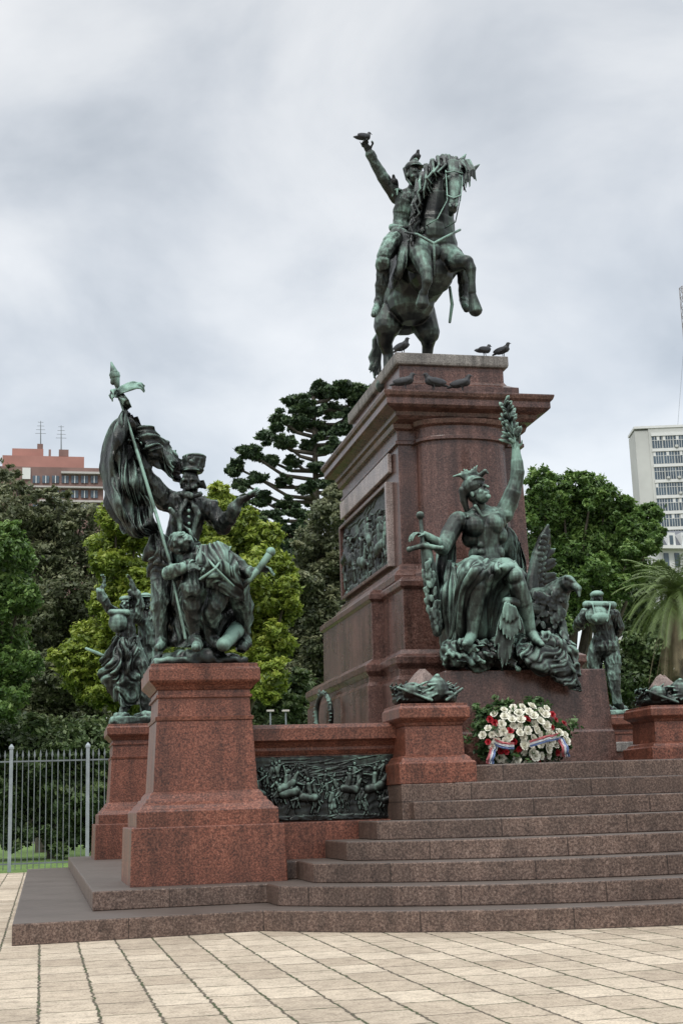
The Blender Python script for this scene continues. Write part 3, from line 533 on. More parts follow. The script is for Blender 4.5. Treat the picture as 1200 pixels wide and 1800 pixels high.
ch(m,Y,[(335,980,.1,29),(350,1030,.2,26),(360,1080,.2,20),(365,1130,.2,14)])
P=pt(336,848,Y-.1); head(m,P,47*mpp(P),(-.35,-1,-.3),beard=True)
for i in range(12): th=i*.5; ch(m,Y,[(338+19*cos(th),845,-.05+.12*sin(th)*.5,3.5),(339+21*cos(th),858,-.03,2.5)],6)
voxel('bearer_body',m,.0095,BRDC,fg,1,(.015,7,3.5))
m=MB(); P=pt(338,824,Y-.08); s=mpp(P); tlt=Vector((.18,0,1)).normalized(); m.loft([[P+Vector((cos(2*pi*i/20)*w_*s,sin(2*pi*i/20)*w_*s,0))+tlt*h_*s for i in range(20)] for w_,h_ in ((19,-8),(21.5,-3),(20,0),(20,8),(22,16),(20,19),(22,22),(17,25),(8,26))])
for i in range(40): th=random.uniform(0,2*pi); h0=random.uniform(0,16); q=P+Vector((cos(th)*20*s,sin(th)*20*s,0))+tlt*h0*s; m.cap(q,q+Vector((cos(th)*2*s,sin(th)*2*s,7*s)),2.4*s,1*s,5)
m.ell(P+Vector((-3*s,-18*s,-7*s)),XA,(15*s,9*s,2.5*s)); bl(m,Y,336,812,-.28,5)
voxel('fur_hat',m,.009,BRD,fg,0)
m=MB()
ch(m,Y,[(392,990,-.45,27),(370,985,-.48,28),(345,985,-.45,26)]); ch(m,Y,[(398,992,-.4,25),(412,1010,-.3,25)]); ch(m,Y,[(345,985,-.45,18),(332,975,-.45,12),(325,966,-.45,11)])
P=pt(320,957,Y-.52); head(m,P,48*mpp(P),(-.25,-.78,.6),up=Vector((-.7,-.1,.55)))
for i in range(14): th=i*.45; ch(m,Y,[(322+14*cos(th),950-8*abs(sin(th)),-.42,5),(318+18*cos(th),944-6*abs(sin(th)),-.40,3)],6)
ch(m,Y,[(338,995,-.5,16),(314,1005,-.6,15),(298,1008,-.65,12.5),(305,1003,-.72,11),(322,999,-.8,9.5)]); P=pt(326,998,Y-.82); hand(m,P,(1,-.1,.1),(0,.9,-.3),.21,.25)
ch(m,Y,[(395,980,-.45,17),(412,990,-.5,16),(425,1002,-.55,14),(438,1008,-.6,12)]); ch(m,Y,[(438,1008,-.6,8.5),(452,1003,-.62,7)]); P=pt(452,1003,Y-.62); hand(m,P,(1,-.2,.3),(.2,0,-1),.2,.9)
ch(m,Y,[(360,1000,-.42,27),(342,1015,-.64,23),(336,1035,-.7,19),(338,1056,-.62,14.5)]); ch(m,Y,[(337,1058,-.62,17.5),(338,1066,-.61,16.5)]); ch(m,Y,[(337,1064,-.62,14),(339,1085,-.56,13.5),(343,1115,-.5,9.5)]); ch(m,Y,[(344,1122,-.5,11),(346,1135,-.68,9),(345,1139,-.8,6)])
ch(m,Y,[(400,1010,-.35,27),(385,1040,-.5,23),(376,1066,-.55,17),(372,1074,-.52,18),(372,1092,-.45,14),(372,1120,-.35,10)]); ch(m,Y,[(372,1122,-.35,12),(386,1137,-.47,8.5)])
ch(m,Y,[(412,1010,-.25,26),(424,1050,-.2,20),(428,1068,-.14,18),(430,1090,-.1,14),(432,1125,-.05,10)]); ch(m,Y,[(432,1128,-.1,12),(424,1140,-.28,8.5)])
voxel('dying_soldier_body',m,.0095,BRC,fg,1,(.016,7,3.8))
m=MB(); sheet(m,Y,[[(350,962,-.62),(380,955,-.70),(408,970,-.64)],[(345,985,-.80),(382,985,-.85),(420,998,-.74)],[(352,1008,-.78),(388,1018,-.82),(426,1028,-.64)],[(362,1030,-.66),(395,1045,-.72),(430,1058,-.5)]],70,70,.03,3,.02,2,2,.6); link('soldier_coat',m.mesh(True),BRG,fg)
m=MB(); ch(m,Y,[(350,965,-.70,2.4),(380,1000,-.92,2.4),(410,1030,-.80,2.4)],8); ch(m,Y,[(405,962,-.66,2.4),(378,1000,-.93,2.4),(352,1018,-.86,2.4)],8); link('cross_belts',m.mesh(True),BRD,fg)
m=MB()
sheet(m,Y,[[(268,940,.1),(283,935,-.12),(298,945,-.25)],[(256,975,.15),(278,975,-.15),(302,985,-.3)],[(268,1012,.2),(283,1016,-.1),(303,1018,-.25)]],50,50,.03,3,.035,2,2,.3)
sheet(m,Y,[[(295,1020,.1),(320,1015,-.2),(365,1020,-.25),(425,1000,.0)],[(288,1070,.15),(315,1070,-.15),(370,1075,-.15),(436,1060,.05)],[(284,1135,.2),(315,1138,-.1),(370,1138,-.1),(438,1135,.1)]],90,70,.03,7,.035,2,2,.2)
link('coat_skirts',m.mesh(True),BRDC,fg)
m=MB()
sheet(m,Y,[[(219,716,-.12),(224,722,-.22),(232,728,-.2),(242,735,-.1)],[(196,742,-.05),(213,748,-.34),(236,750,-.14),(260,758,-.02)],[(178,785,.05),(200,792,-.38),(230,790,-.08),(268,798,-.02)],[(174,835,.1),(198,845,-.22),(230,848,-.38),(264,850,-.12)],[(182,880,.1),(209,888,-.36),(240,892,-.14),(272,888,-.12)],[(207,912,.05),(223,922,-.18),(246,928,-.32),(274,918,-.1)],[(213,928,.05),(233,940,-.1),(258,943,-.15),(282,934,0)]],170,190,.020,8,.028,1.2,2.6,-.5,3.6)
sheet(m,Y,[[(240,752,-.1),(236,775,-.1),(250,805,-.1)],[(264,754,-.1),(260,782,-.30),(270,815,-.15)],[(284,768,0),(282,795,-.20),(288,828,-.1)],[(300,792,.05),(297,814,-.12),(302,842,-.05)],[(322,812,.12),(316,832,.06),(316,852,.05)]],70,110,.020,4,.024,.4,3,.5,3)
link('flag',m.mesh(True),BRDC,fg)
m=MB(); ch(m,Y,[(211,700,-.2,2.8),(240,790,-.34,3.1),(272,895,-.44,3.1),(300,990,-.56,3),(326,1122,-.68,2.8)])
ch(m,Y,[(211,702,-.2,3),(205,678,-.2,3)]); ch(m,Y,[(207,680,-.2,4),(202,660,-.2,10),(196,637,-.2,1.5)]); ch(m,Y,[(199,672,-.2,5),(202,655,-.22,6)])
link('flag_pole',m.mesh(True),BR,fg)
m=MB()
sheet(m,Y,[[(208,684,-.22),(206,696,-.26)],[(225,673,-.3),(225,688,-.34)],[(243,672,-.26),(246,683,-.3)],[(254,679,-.2),(252,690,-.22)]],12,24,.014,1,.006); sheet(m,Y,[[(210,686,-.22),(208,700,-.26)],[(198,684,-.3),(200,698,-.36)],[(192,694,-.26),(197,706,-.3)]],12,24,.014,1,.006)
sheet(m,Y,[[(206,694,-.25),(218,692,-.28)],[(214,706,-.3),(226,702,-.33)],[(220,722,-.2),(232,716,-.24)]],12,24,.014,1,.006)
link('pole_ribbon',m.mesh(True),BRGG,fg)
m=MB(); ch(m,Y,[(428,1030,-.6,5),(455,1000,-.66,6),(475,972,-.7,7)]); bl(m,Y,476,970,-.7,8.5); link('broken_staff',m.mesh(True),BR,fg)
m=MB(); ch(m,Y,[(420,1105,.0,17),(396,1130,-.5,12),(393,1134,-.56,11)]); ch(m,Y,[(394,1132,-.54,13),(393,1133,-.57,13)]); link('cannon_barrel',m.mesh(True),BR,fg)
m=MB(); c=Vector((1.54,14.03,2.455))
m.box(1.54-.46,1.54+.46,14.03-.46,14.03+.46,2.45,2.52)
for i in range(26): q=c+Vector((random.uniform(-.38,.38),random.uniform(-.40,.38),.06)); m.ball(q,random.uniform(.06,.12))
voxel('ground_base',m,.016,BRD,fg,1,(.02,6,5))
# ------------------------------------------------------------- back left group
Y=22.9
bg=root('cheering_soldiers_statue',(1.54,22.98,2.455),'grey green bronze soldiers with raised arms on the plinth behind the flag bearer','statue')
m=MB()
ch(m,Y,[(222,1130,0,19),(222,1105,0,17),(222,1085,0,18),(222,1075,0,8)]); ch(m,Y,[(206,1083,0,10),(222,1082,0,14),(238,1086,0,11)])
P=pt(222,1064,Y-.05); head(m,P,27*mpp(P),(-.3,-1,.2))
ch(m,Y,[(206,1082,0,11),(192,1068,-.05,9.5),(180,1050,-.1,8.5),(177,1040,-.12,8)]); ch(m,Y,[(177,1040,-.12,5),(182,1028,-.12,4.5)]); P=pt(182,1028,Y-.12); hand(m,P,(.2,0,1),(-1,-.3,0),.2,.5)
ch(m,Y,[(238,1086,0,11),(246,1066,-.05,9.5),(240,1045,-.1,8.5)]); ch(m,Y,[(240,1045,-.1,5),(232,1028,-.12,4.5)]); P=pt(232,1028,Y-.12); hand(m,P,(-.2,0,1),(-1,-.3,0),.2,.4)
ch(m,Y,[(222,1130,0,17),(208,1165,-.1,15),(218,1200,0,12),(222,1240,.0,9),(216,1250,-.1,7)]); ch(m,Y,[(230,1130,0,17),(248,1170,-.05,14),(252,1210,.0,11),(256,1248,0,8)])
voxel('soldier_body',m,.012,BRC,bg,1,(.018,7,4))
m=MB(); ch(m,Y,[(262,1130,.3,18),(260,1095,.3,18),(258,1078,.3,10)]); P=pt(256,1060,Y+.25); head(m,P,27*mpp(P),(.2,-1,0)); ch(m,Y,[(246,1088,.3,10),(262,1085,.3,14),(276,1092,.3,10),(280,1120,.3,8)]); ch(m,Y,[(246,1090,.25,9),(234,1062,.2,7),(228,1040,.15,5)]); ch(m,Y,[(256,1130,.3,16),(256,1190,.3,13),(256,1248,.3,9)]); ch(m,Y,[(270,1130,.3,16),(275,1190,.3,13),(276,1248,.3,9)])
voxel('soldier_body',m,.012,BRC,bg,1,(.018,7,4))
P=pt(256,1048,Y+.25); s=mpp(P); m=MB(); m.ell(P,XA,(12*s,13*s,6*s)); m.ell(P+Vector((0,-10*s,-3*s)),XA,(9*s,6*s,1.8*s)); link('cap',m.mesh(True),BR,bg)
P=pt(222,1053,Y-.02); m=MB(); m.ell(P,XA,(12*s,12*s,6*s)); link('cap',m.mesh(True),BR,bg)
m=MB(); P=pt(208,1094,Y-.15); m.ell(P,XA,(.16,.12,.18)); m.cap(P+Vector((-.12,-.03,.16)),P+Vector((.14,-.03,.16)),.06,.06); voxel('backpack',m,.014,BRG,bg,2)
m=MB(); sheet(m,Y,[[(205,1118,-.1),(222,1122,-.28),(240,1118,-.2)],[(182,1155,-.05),(212,1152,-.35),(248,1150,-.2)],[(178,1185,.0),(206,1198,-.3),(246,1192,-.15)],[(198,1228,.0),(216,1242,-.25),(246,1238,-.1)]],80,100,.03,3,.05,2,3,.8,2.5); link('draped_flag',m.mesh(True),BRC,bg)
m=MB(); ch(m,Y,[(152,1140,-.3,2.5),(172,1148,-.3,3),(182,1152,-.3,2)]); link('sabre',m.mesh(True),BRG,bg)
m=MB(); m.box(1.54-.46,2.0,22.98-.46,23.44,2.45,2.58); 
for i in range(14): m.ball((1.54+random.uniform(-.35,.35),22.98+random.uniform(-.35,.35),2.58),.1)
voxel('ground_base',m,.025,BR,bg,1,(.02,6,5))
# ------------------------------------------------------------- back right soldier
Y=22.8
bs_=root('soldier_statue',(9.75,23,2.455),'bronze soldier seen from behind with a rounded green pack, right of the pedestal','statue')
m=MB(); ch(m,Y,[(1062,1130,0,20),(1060,1108,0,18),(1052,1085,-.05,21),(1048,1072,-.08,13),(1050,1058,-.1,8)]); P=pt(1048,1054,Y-.1); head(m,P,26*mpp(P),(-.4,.9,-.2))
ch(m,Y,[(1030,1080,0,12),(1050,1078,-.05,16),(1076,1080,0,12)]); ch(m,Y,[(1032,1080,0,12),(1018,1094,.1,10),(1014,1102,.3,8)]); ch(m,Y,[(1014,1102,.3,6),(1024,1104,.4,4)]); ch(m,Y,[(1076,1080,0,12),(1086,1102,.05,10),(1078,1120,.2,8)]); bl(m,Y,1062,1138,0,24,(1,1,.8))
ch(m,Y,[(1054,1130,0,17),(1044,1160,.1,14),(1046,1195,.1,11),(1052,1240,.1,8),(1046,1250,.2,7)]); ch(m,Y,[(1070,1130,0,17),(1076,1165,-.05,15),(1078,1195,-.1,11),(1084,1235,-.1,8),(1092,1248,-.05,7)])
voxel('soldier_body',m,.012,BRC,bs_,1,(.018,7,4))
m=MB(); P=pt(1050,1082,Y-.3); m.ell(P,XA,(.24,.14,.17)); m.ell(P-Vector((0,.1,.05)),XA,(.17,.08,.10)); A=pt(1030,1063,Y-.3); B=pt(1076,1064,Y-.3); m.cap(A,B,.075,.075); m.cap(A+Vector((.08,-.08,0)),P+Vector((-.10,-.15,-.12)),.018,.018,6); m.cap(B+Vector((-.08,-.08,0)),P+Vector((.10,-.15,-.12)),.018,.018,6); voxel('backpack',m,.012,BRGG,bs_,1)
m=MB(); P=pt(1048,1045,Y-.12); s=mpp(P); m.ell(P,XA,(12*s,13*s,7*s)); link('cap',m.mesh(True),BRG,bs_)
m=MB(); m.box(9.75-.48,9.75+.48,22.5,23.45,2.45,2.54)
for i in range(14): m.ball((9.75+random.uniform(-.35,.35),22.98+random.uniform(-.35,.35),2.56),.1)
voxel('ground_base',m,.025,BR,bs_,1,(.02,6,5))
# ------------------------------------------------------------- trophies
def trophy(cx,cy,z,label):
    t=root('trophy_sculpture',(cx,cy,z),label,'sculpture','stone and bronze trophies on the small pedestals')
    m=MB(); n=6; rings=[]
    for r_,h in ((.27,0),(.26,.13),(.17,.25),(.10,.33),(.03,.37)): rings.append([(cx+.01+r_*cos(2*pi*i/n+.3)*random.uniform(.85,1.15),cy+.06+r_*sin(2*pi*i/n+.3)*random.uniform(.85,1.15),z+h+random.uniform(-.025,.025)*(h>0)) for i in range(n)])
    m.loft(rings); link('granite_boulder',m.mesh(),PINK,t,bev=.004)
    m=MB(); N_=30
    for i in range(N_):
        th=2*pi*i/N_; q=Vector((cx+.27*cos(th),cy+.24*sin(th),z+.07)); q2=Vector((cx+.27*cos(th+.25),cy+.24*sin(th+.25),z+.07)); m.cap(q,q2,.07,.07,8)
        for k in range(9): e_=q+Vector((cos(th)*random.uniform(-.02,.08),sin(th)*random.uniform(-.02,.08),random.uniform(-.03,.14))); f_=e_+Vector((-sin(th)*.07+random.uniform(-.03,.03),cos(th)*.07,random.uniform(-.02,.05))); m.cap(e_,f_,.018,.007,5)
    m.ell((cx+.08,cy-.22,z+.14),XA,(.12,.11,.14)); m.cap((cx-.04,cy-.29,z+.10),(cx+.2,cy-.29,z+.10),.028,.028); m.cap((cx+.08,cy-.24,z+.28),(cx+.02,cy-.1,z+.22),.03,.02); m.ell((cx-.18,cy-.2,z+.14),XA,(.11,.1,.09)); m.cap((cx-.34,cy-.24,z+.17),(cx-.02,cy-.33,z+.03),.016,.02); m.cap((cx+.34,cy-.24,z+.15),(cx+.14,cy-.33,z+.03),.016,.02)
    voxel('bronze_wreath',m,.009,BRD,t,0)
trophy(3.87,13.78,2.02,'pinkish grey boulder in a dark bronze leaf wreath on the left small pedestal'); trophy(6.97,14.62,2.02,'pinkish grey boulder in bronze wreath at the right edge of the picture')
m=MB()
for i in range(44):
    th=2*pi*i/44; f_=lambda t_:Vector((3.86,19.0+.52*cos(t_),2.27+.33*sin(t_))); q=f_(th); m.cap(q,f_(th+.16),.035,.035,8)
    for k in range(3): m.cap(q,q+Vector((-random.uniform(0,.05),cos(th)*random.uniform(-.02,.07),sin(th)*random.uniform(-.02,.06)+.01)),.018,.009,6)
o=voxel('bronze_ring_wreath',m,.012,BRD,None,0); tag(o,'oval dark bronze leaf wreath fixed on the left side of the pedestal base','wreath')
# ------------------------------------------------------------- pigeons
def pigeon(P,rz,label,s=1.0,src=[None]):
    if src[0] is None:
        t=root('pigeon',(0,0,0),label,'bird','dark pigeons perched on the monument'); 
        PG=plain('pigeon_grey',(.022,.024,.028),.6,.4,20); PW=plain('pigeon_wing',(.035,.038,.045),.6,.4,14)
        m=MB(); m.cap((-.08,0,.09),(.05,0,.115),.045,.062); m.cap((.06,0,.12),(.09,0,.175),.045,.03); m.cap((.095,0,.188),(.108,0,.19),.029,.024)
        m.cap((-.09,0,.09),(-.19,0,.065),.034,.014); m.cap((0,.02,.07),(.005,.025,.0),.012,.006,6); m.cap((0,-.02,.07),(.005,-.025,.0),.012,.006,6); m.cap((.005,.025,0),(.03,.028,0),.006,.004,6); m.cap((.005,-.025,0),(.03,-.028,0),.006,.004,6)
        voxel('body',m,.007,PG,t,1)
        for q in (-1,1):
            m=MB(); ax=(Vector((1,0,.12)).normalized(),Vector((0,1,0)),Vector((-.12,0,1)).normalized()); m.ell((-.03,q*.055,.105),ax,(.125,.016,.04)); link('wing',m.mesh(True),PW,t)
        m=MB(); m.cap((.13,0,.187),(.155,0,.18),.008,.003,6); link('beak',m.mesh(True),PW,t)
        src[0]=t
    else: t=copy_tree(src[0])
    t.location=P; t.rotation_euler.z=rz; t.scale=(s,)*3; t['label']=label
pigeon(pt(640,251,16.95),rad(15),'pigeon perched on the pointing hand of the rider',.85)
pigeon(pt(731,287,17.1),rad(-80),'pigeon sitting on top of the rider helmet',.8)
pigeon(pt(693,331,17.1),rad(-110),'pigeon sitting on the raised shoulder of the rider',.8)
def ons(u,v,Y_,z):
    P=pt(u,v,Y_); return Vector((P.x,Y_,z))
pigeon(ons(708,625,16.62,6.87),rad(-60),'pigeon on the pedestal top between the hind legs of the horse',.9)
pigeon(ons(851,620,16.62,6.87),rad(20),'left one of the two pigeons at the right end of the pedestal top',.85)
pigeon(ons(884,628,16.60,6.87),rad(-50),'rightmost pigeon on the pedestal top edge',.85)
pigeon(ons(712,685,16.15,6.22),rad(-20),'leftmost pigeon on the cornice ledge under the horse',1.0)
pigeon(ons(762,685,16.15,6.22),rad(190),'middle pigeon on the cornice ledge below the attic',1.05)
pigeon(ons(812,687,16.15,6.22),rad(-30),'right pigeon of the three on the cornice ledge',1.0)
# ------------------------------------------------------------- flower wreath
fw=root('flower_wreath',(5.15,14.4,1.4),'large wreath of white and red flowers with a tricolour ribbon on the top step','wreath')
Y=14.45
WH=plain('white_petals',(.74,.73,.63),.6,.12,20); RF=plain('red_petals',(.36,.015,.025),.5,.3,20)
def rose(name,mat,P,s,nrm,proto={}):
    if mat.name not in proto:
        m=MB()
        for L_,(rr_,tilt,n_) in enumerate(((1,.35,6),(.72,.75,5),(.42,1.15,4),(.2,1.4,3))):
            for k in range(n_):
                th=2*pi*k/n_+L_*.5; dx,dy=cos(th),sin(th); tx,ty=-dy,dx; w=rr_*.62; up=sin(tilt); o_=cos(tilt)
                V=[(0,0,-.1),(dx*.5*rr_*o_+tx*w*.8,dy*.5*rr_*o_+ty*w*.8,.35*up),(dx*rr_*(.3+o_*.7)+tx*w*.5,dy*rr_*(.3+o_*.7)+ty*w*.5,.75*up),(dx*rr_*(.35+o_*.7),dy*rr_*(.35+o_*.7),.85*up),(dx*rr_*(.3+o_*.7)-tx*w*.5,dy*rr_*(.3+o_*.7)-ty*w*.5,.75*up),(dx*.5*rr_*o_-tx*w*.8,dy*.5*rr_*o_-ty*w*.8,.35*up)]
                m.add(V,[(0,1,2,3),(0,3,4,5)])
        me=bpy.data.meshes.new(name); me.from_pydata(m.v,[],m.f); me.materials.append(mat); proto[mat.name]=me
    o=bpy.data.objects.new(name,proto[mat.name]); col.objects.link(o); o.parent=fw; o.location=P-fw.location; o.scale=(s,)*3
    o.rotation_euler=Vector(nrm).to_track_quat('Z','Y').to_euler(); return o
cu,cv=921,1292; placed=[]; tries=0
while len(placed)<78 and tries<12000:
    tries+=1; u=random.uniform(-76,74); v=random.uniform(-56,52); rad_=(u/71)**2+(v/52)**2
    if rad_>1.12 or (rad_>.7 and random.random()<.45) or any((u-x)**2+(v-y)**2<96 for x,y in placed): continue
    placed.append((u,v)); q=1-((u/78)**2+(v/58)**2); P=pt(cu+u,cv+v,Y-.26*max(0,q)**.5-random.uniform(0,.06))
    rd=random.random()<.24
    rose('flower',RF if rd else WH,P,random.uniform(.032,.044) if rd else random.uniform(.040,.062),(u/70*.7+random.uniform(-.5,.5),-1,-v/54*.7+.15+random.uniform(-.5,.5)))
def leaves(name,centers,radii,n_cl,per,size,mat,parent,sig=.25,shell=.6,seed=1,flat=.65):
    r=np.random.default_rng(seed); C=np.array(centers); Rr=np.array(radii)
    w=(Rr[:,0]*Rr[:,2]); w/=w.sum()
    b=r.choice(len(C),n_cl,p=w); d=r.normal(size=(n_cl,3)); d/=np.linalg.norm(d,axis=1,keepdims=True)
    rad_=shell+(1-shell)*r.random(n_cl)**.6+.14*r.normal(size=n_cl); cc=C[b]+d*Rr[b]*rad_[:,None]; tone=r.normal(size=n_cl)*.17
    n=n_cl*per; idx=np.repeat(np.arange(n_cl),per); sc=Rr[b].mean(axis=1)[idx]*sig
    off=r.normal(size=(n,3))*np.array([1,1,flat]); P=cc[idx]+off*sc[:,None]
    nr=r.normal(size=(n,3))+d[idx]*1.0+np.array([0,0,.9]); nr/=np.linalg.norm(nr,axis=1,keepdims=True)
    t=np.cross(nr,r.normal(size=(n,3))); t/=np.linalg.norm(t,axis=1,keepdims=True)+1e-9; bt=np.cross(nr,t)
    s=size*(.6+.8*r.random(n))[:,None]
    V=np.stack([P-t*s,P+bt*s*.45,P+t*s,P-bt*s*.45],1).reshape(-1,3)
    me=bpy.data.meshes.new(name); me.vertices.add(n*4); me.vertices.foreach_set('co',V.ravel()); me.loops.add(n*4); me.loops.foreach_set('vertex_index',np.arange(n*4,dtype=np.int32))
    me.polygons.add(n); me.polygons.foreach_set('loop_start',np.arange(0,n*4,4,dtype=np.int32)); me.update(calc_edges=True)
    at=me.attributes.new('leaf_tone','FLOAT','FACE'); at.data.foreach_set('value',np.clip(.45+tone[idx]+r.normal(size=n)*.15+off[:,2]*.12+d[idx][:,2]*.18,0,1).astype(np.float32))  # tone random per clump and leaf, plus lighter towards the top
    return link(name,me,mat,parent)
LW=leafm('wreath_foliage',[(0,(.02,.04,.02)),(.5,(.06,.13,.04)),(1,(.17,.27,.11))])
P0=pt(cu,cv,Y+.06); s=mpp(P0)
leaves('greenery',[tuple(P0),tuple(pt(852,1255,Y)),tuple(pt(850,1290,Y)),tuple(pt(940,1238,Y)),tuple(pt(885,1246,Y)),tuple(pt(990,1300,Y)),tuple(pt(856,1325,Y)),tuple(pt(cu,cv,Y-.16))],[(78*s,.15,55*s),(20*s,.08,26*s),(20*s,.08,36*s),(24*s,.06,18*s),(26*s,.06,20*s),(16*s,.06,28*s),(20*s,.06,18*s),(60*s,.06,44*s)],660,16,.034,LW,fw,.13,shell=.2)
for c_,off in (((.62,.64,.66),0),((.40,.10,.11),-4),((.12,.18,.36),4)):
    m=MB(); sheet(m,Y,[[(866,1300+off,-.2),(866,1304+off,-.2)],[(885,1308+off,-.33),(885,1312+off,-.33)],[(903,1309+off,-.37),(903,1313+off,-.37)]],6,40,.006,.5,.012,w=6)
    sheet(m,Y,[[(930,1306+off,-.37),(930,1310+off,-.37)],[(955,1298+off,-.33),(955,1302+off,-.33)],[(984,1292+off,-.2),(984,1296+off,-.2)]],6,40,.006,.5,.012,w=6)
    sheet(m,Y,[[(980+off*.8,1294,-.2),(984+off*.8,1294,-.2)],[(988+off*.9,1310,-.27),(993+off*.9,1309,-.27)],[(993+off,1332,-.24),(997+off,1330,-.24)]],6,20,.006,.5,.02)
    sheet(m,Y,[[(868+off*.8,1306,-.2),(872+off*.8,1306,-.2)],[(862+off*.9,1322,-.28),(867+off*.9,1322,-.28)],[(858+off,1342,-.3),(863+off,1343,-.3)]],6,20,.006,.5,.02)
    link('ribbon',m.mesh(True),plain('ribbon_cloth',c_,.45,.1,9),fw)
for x in (-.3,.3): m=MB(); m.cap((5.15+x,14.35,1.4),(5.15+x*.3,14.75,2.05),.012,.012,6); link('easel_leg',m.mesh(),BARK,fw)
# ------------------------------------------------------------- fence
fe=root('iron_fence',(0,28.4,0),'grey iron railing fence with pointed pickets in front of the dark trees','fence')
IRON=plain('painted_iron',(.24,.28,.30),.45,.2,5); DIR=plain('iron_grey',(.14,.165,.175),.45,.25,5)
FY=28.4; pm=None
for x0,x1,xp in ((-3.6,3.0,-3.6),(10.6,13.9,10.7)):
    while xp<x1:
        m=MB(); m.box(xp-.035,xp+.035,FY-.04,FY+.04,0,2.38); m.loft([rr(xp,FY,.05,.05,2.38),rr(xp,FY,.05,.05,2.42),rr(xp,FY,.01,.01,2.48)]); link('post',m.mesh(),IRON,fe); xp+=1.5
    for z in (.14,2.12): m=MB(); m.box(x0,x1,FY-.012,FY+.012,z,z+.03); link('rail',m.mesh(),DIR,fe)
    x=x0+.12
    while x<x1:
        if pm is None:
            m=MB(); m.cap((0,0,.05),(0,0,2.2),.0095,.0095,6); m.loft([rr(0,0,.010,.010,2.2),rr(0,0,.022,.012,2.25),rr(0,0,.002,.002,2.36)]); pm=m.mesh(); pm.materials.append(DIR)
        o=bpy.data.objects.new('picket',pm); col.objects.link(o); o.parent=fe; o.location=(x-fe.location.x,FY-fe.location.y,0); x+=.115
# ------------------------------------------------------------- trees
def tree(name,label,Y_,blobs,mat,trunk,dens=1.0,lsz=.0026,sig=.2,cat='tree',group='trees behind the monument',shell=.5,seed=1,per=40,kind='b',flat=.65,zs=.85):
    C=[];Rr=[]; rd=random.Random(seed)
    for b in blobs:
        u,v,r_=b[:3]; dy=rd.uniform(-.8,.8); P=pt(u,v,Y_+dy); s=mpp(P); C.append(tuple(P)); Rr.append((r_*s,r_*s*.9,r_*s*zs))
        for k in range(3):
            th=rd.uniform(0,2*pi); q=r_*rd.uniform(.4,.6); u2,v2=u+cos(th)*r_*.85,v+sin(th)*r_*.8; P=pt(u2,v2,Y_+dy-rd.uniform(.0,1.2)); C.append(tuple(P)); Rr.append((q*s,q*s*.9,q*s*zs))
    nb=len(blobs); tx=pt(trunk,1300,Y_).x; t=root(name,(tx,Y_,0),label,cat,group)
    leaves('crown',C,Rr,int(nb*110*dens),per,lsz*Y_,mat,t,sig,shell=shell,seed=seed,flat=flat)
    m=MB(); C=C[::4]; zt=max(c[2] for c in C); zm=min(c[2] for c in C)
    if kind=='c':
        m.cap((tx,Y_+.2,-.1),(tx,Y_+.2,zt-.3),.006*Y_,.0016*Y_,10)
        for c in C: z=max(.5,c[2]-.25*abs(c[0]-tx)-.1); b0=Vector((tx,Y_+.2,z)); md=(b0+Vector(c))/2-Vector((0,0,.12*abs(c[0]-tx))); m.cap(b0,md,.0018*Y_,.0014*Y_,7); m.cap(md,c,.0014*Y_,.0008*Y_,7)
    else:
        hub=Vector((tx,Y_+.3,max(zm*.5,.5+zt*.3))); m.cap((tx,Y_+.3,-.1),hub,.0065*Y_,.005*Y_,10)
        for c in C: 
            md=(hub+Vector(c))/2+Vector((rd.uniform(-.3,.3),0,rd.uniform(-.2,.4))); m.cap(hub,md,.0026*Y_,.0016*Y_,7); m.cap(md,c,.0016*Y_,.0007*Y_,7)
    link('trunk',m.mesh(True,False),BARK,t); return t
tree('broadleaf_tree','dark olive spreading tree at the far left under the apartment block',44,[(-10,850,34),(30,862,30),(15,905,45),(60,895,30),(100,905,38),(145,918,35),(20,940,50),(90,955,55),(150,970,50),(40,1010,60),(110,1040,65),(165,1040,50),(20,1100,65),(90,1120,70),(150,1130,60),(30,1200,70),(120,1210,70),(60,1280,70),(160,1290,60),(0,1290,55)],LOLV,80,1.3,.0017,.17,seed=2)
tree('broadleaf_tree','mid green tree cut by the left edge of the picture',35,[(0,960,40),(25,990,32),(5,1040,45),(35,1050,28),(0,1130,45),(28,1170,32),(0,1220,40)],LMID,-30,1.3,.0020,seed=3)
tree('broadleaf_tree','bright yellow green tree seen on both sides of the raised soldiers at left',40,[(205,910,30),(190,960,34),(240,945,32),(215,1000,40),(160,1125,36),(130,1160,34),(190,1160,44),(240,1110,45),(270,1050,45),(150,1200,36),(220,1210,44),(265,1170,44),(200,1060,36)],LBRI,215,1.3,.0019,.17,seed=4)
tree('broadleaf_tree','bright yellow green tree between the flag bearer and the pedestal',33,[(385,885,28),(375,930,36),(420,925,32),(455,950,34),(400,980,45),(460,1000,40),(492,1010,26),(430,1050,50),(485,1060,30),(450,1110,45),(400,1120,45),(485,1130,30),(440,1180,45),(390,1190,45),(475,1200,30),(360,1010,36),(350,1100,36),(500,1080,24),(505,1040,22)],LBRI,430,1.5,.0021,.16,seed=5)
arb=[(560,690,20),(600,688,20),(640,700,24),(520,706,18),(545,722,18),(585,718,18),(625,728,22),(490,736,18),(525,748,18),(565,752,18),(605,755,22),(645,755,20),(470,766,16),(500,780,16),(545,786,16),(590,788,20),(440,798,16),(415,822,15),(470,808,15),(515,814,14),(560,822,15),(620,810,20),(425,850,14),(455,842,13),(500,846,13),(540,858,14),(420,880,14),(460,880,16),(505,888,16),(445,912,16),(485,925,18),(530,905,16),(500,960,20),(580,850,16),(530,1000,24),(610,850,16),(520,940,20),(470,950,22),(475,905,14),(520,975,22),(555,885,16),(540,950,20)]
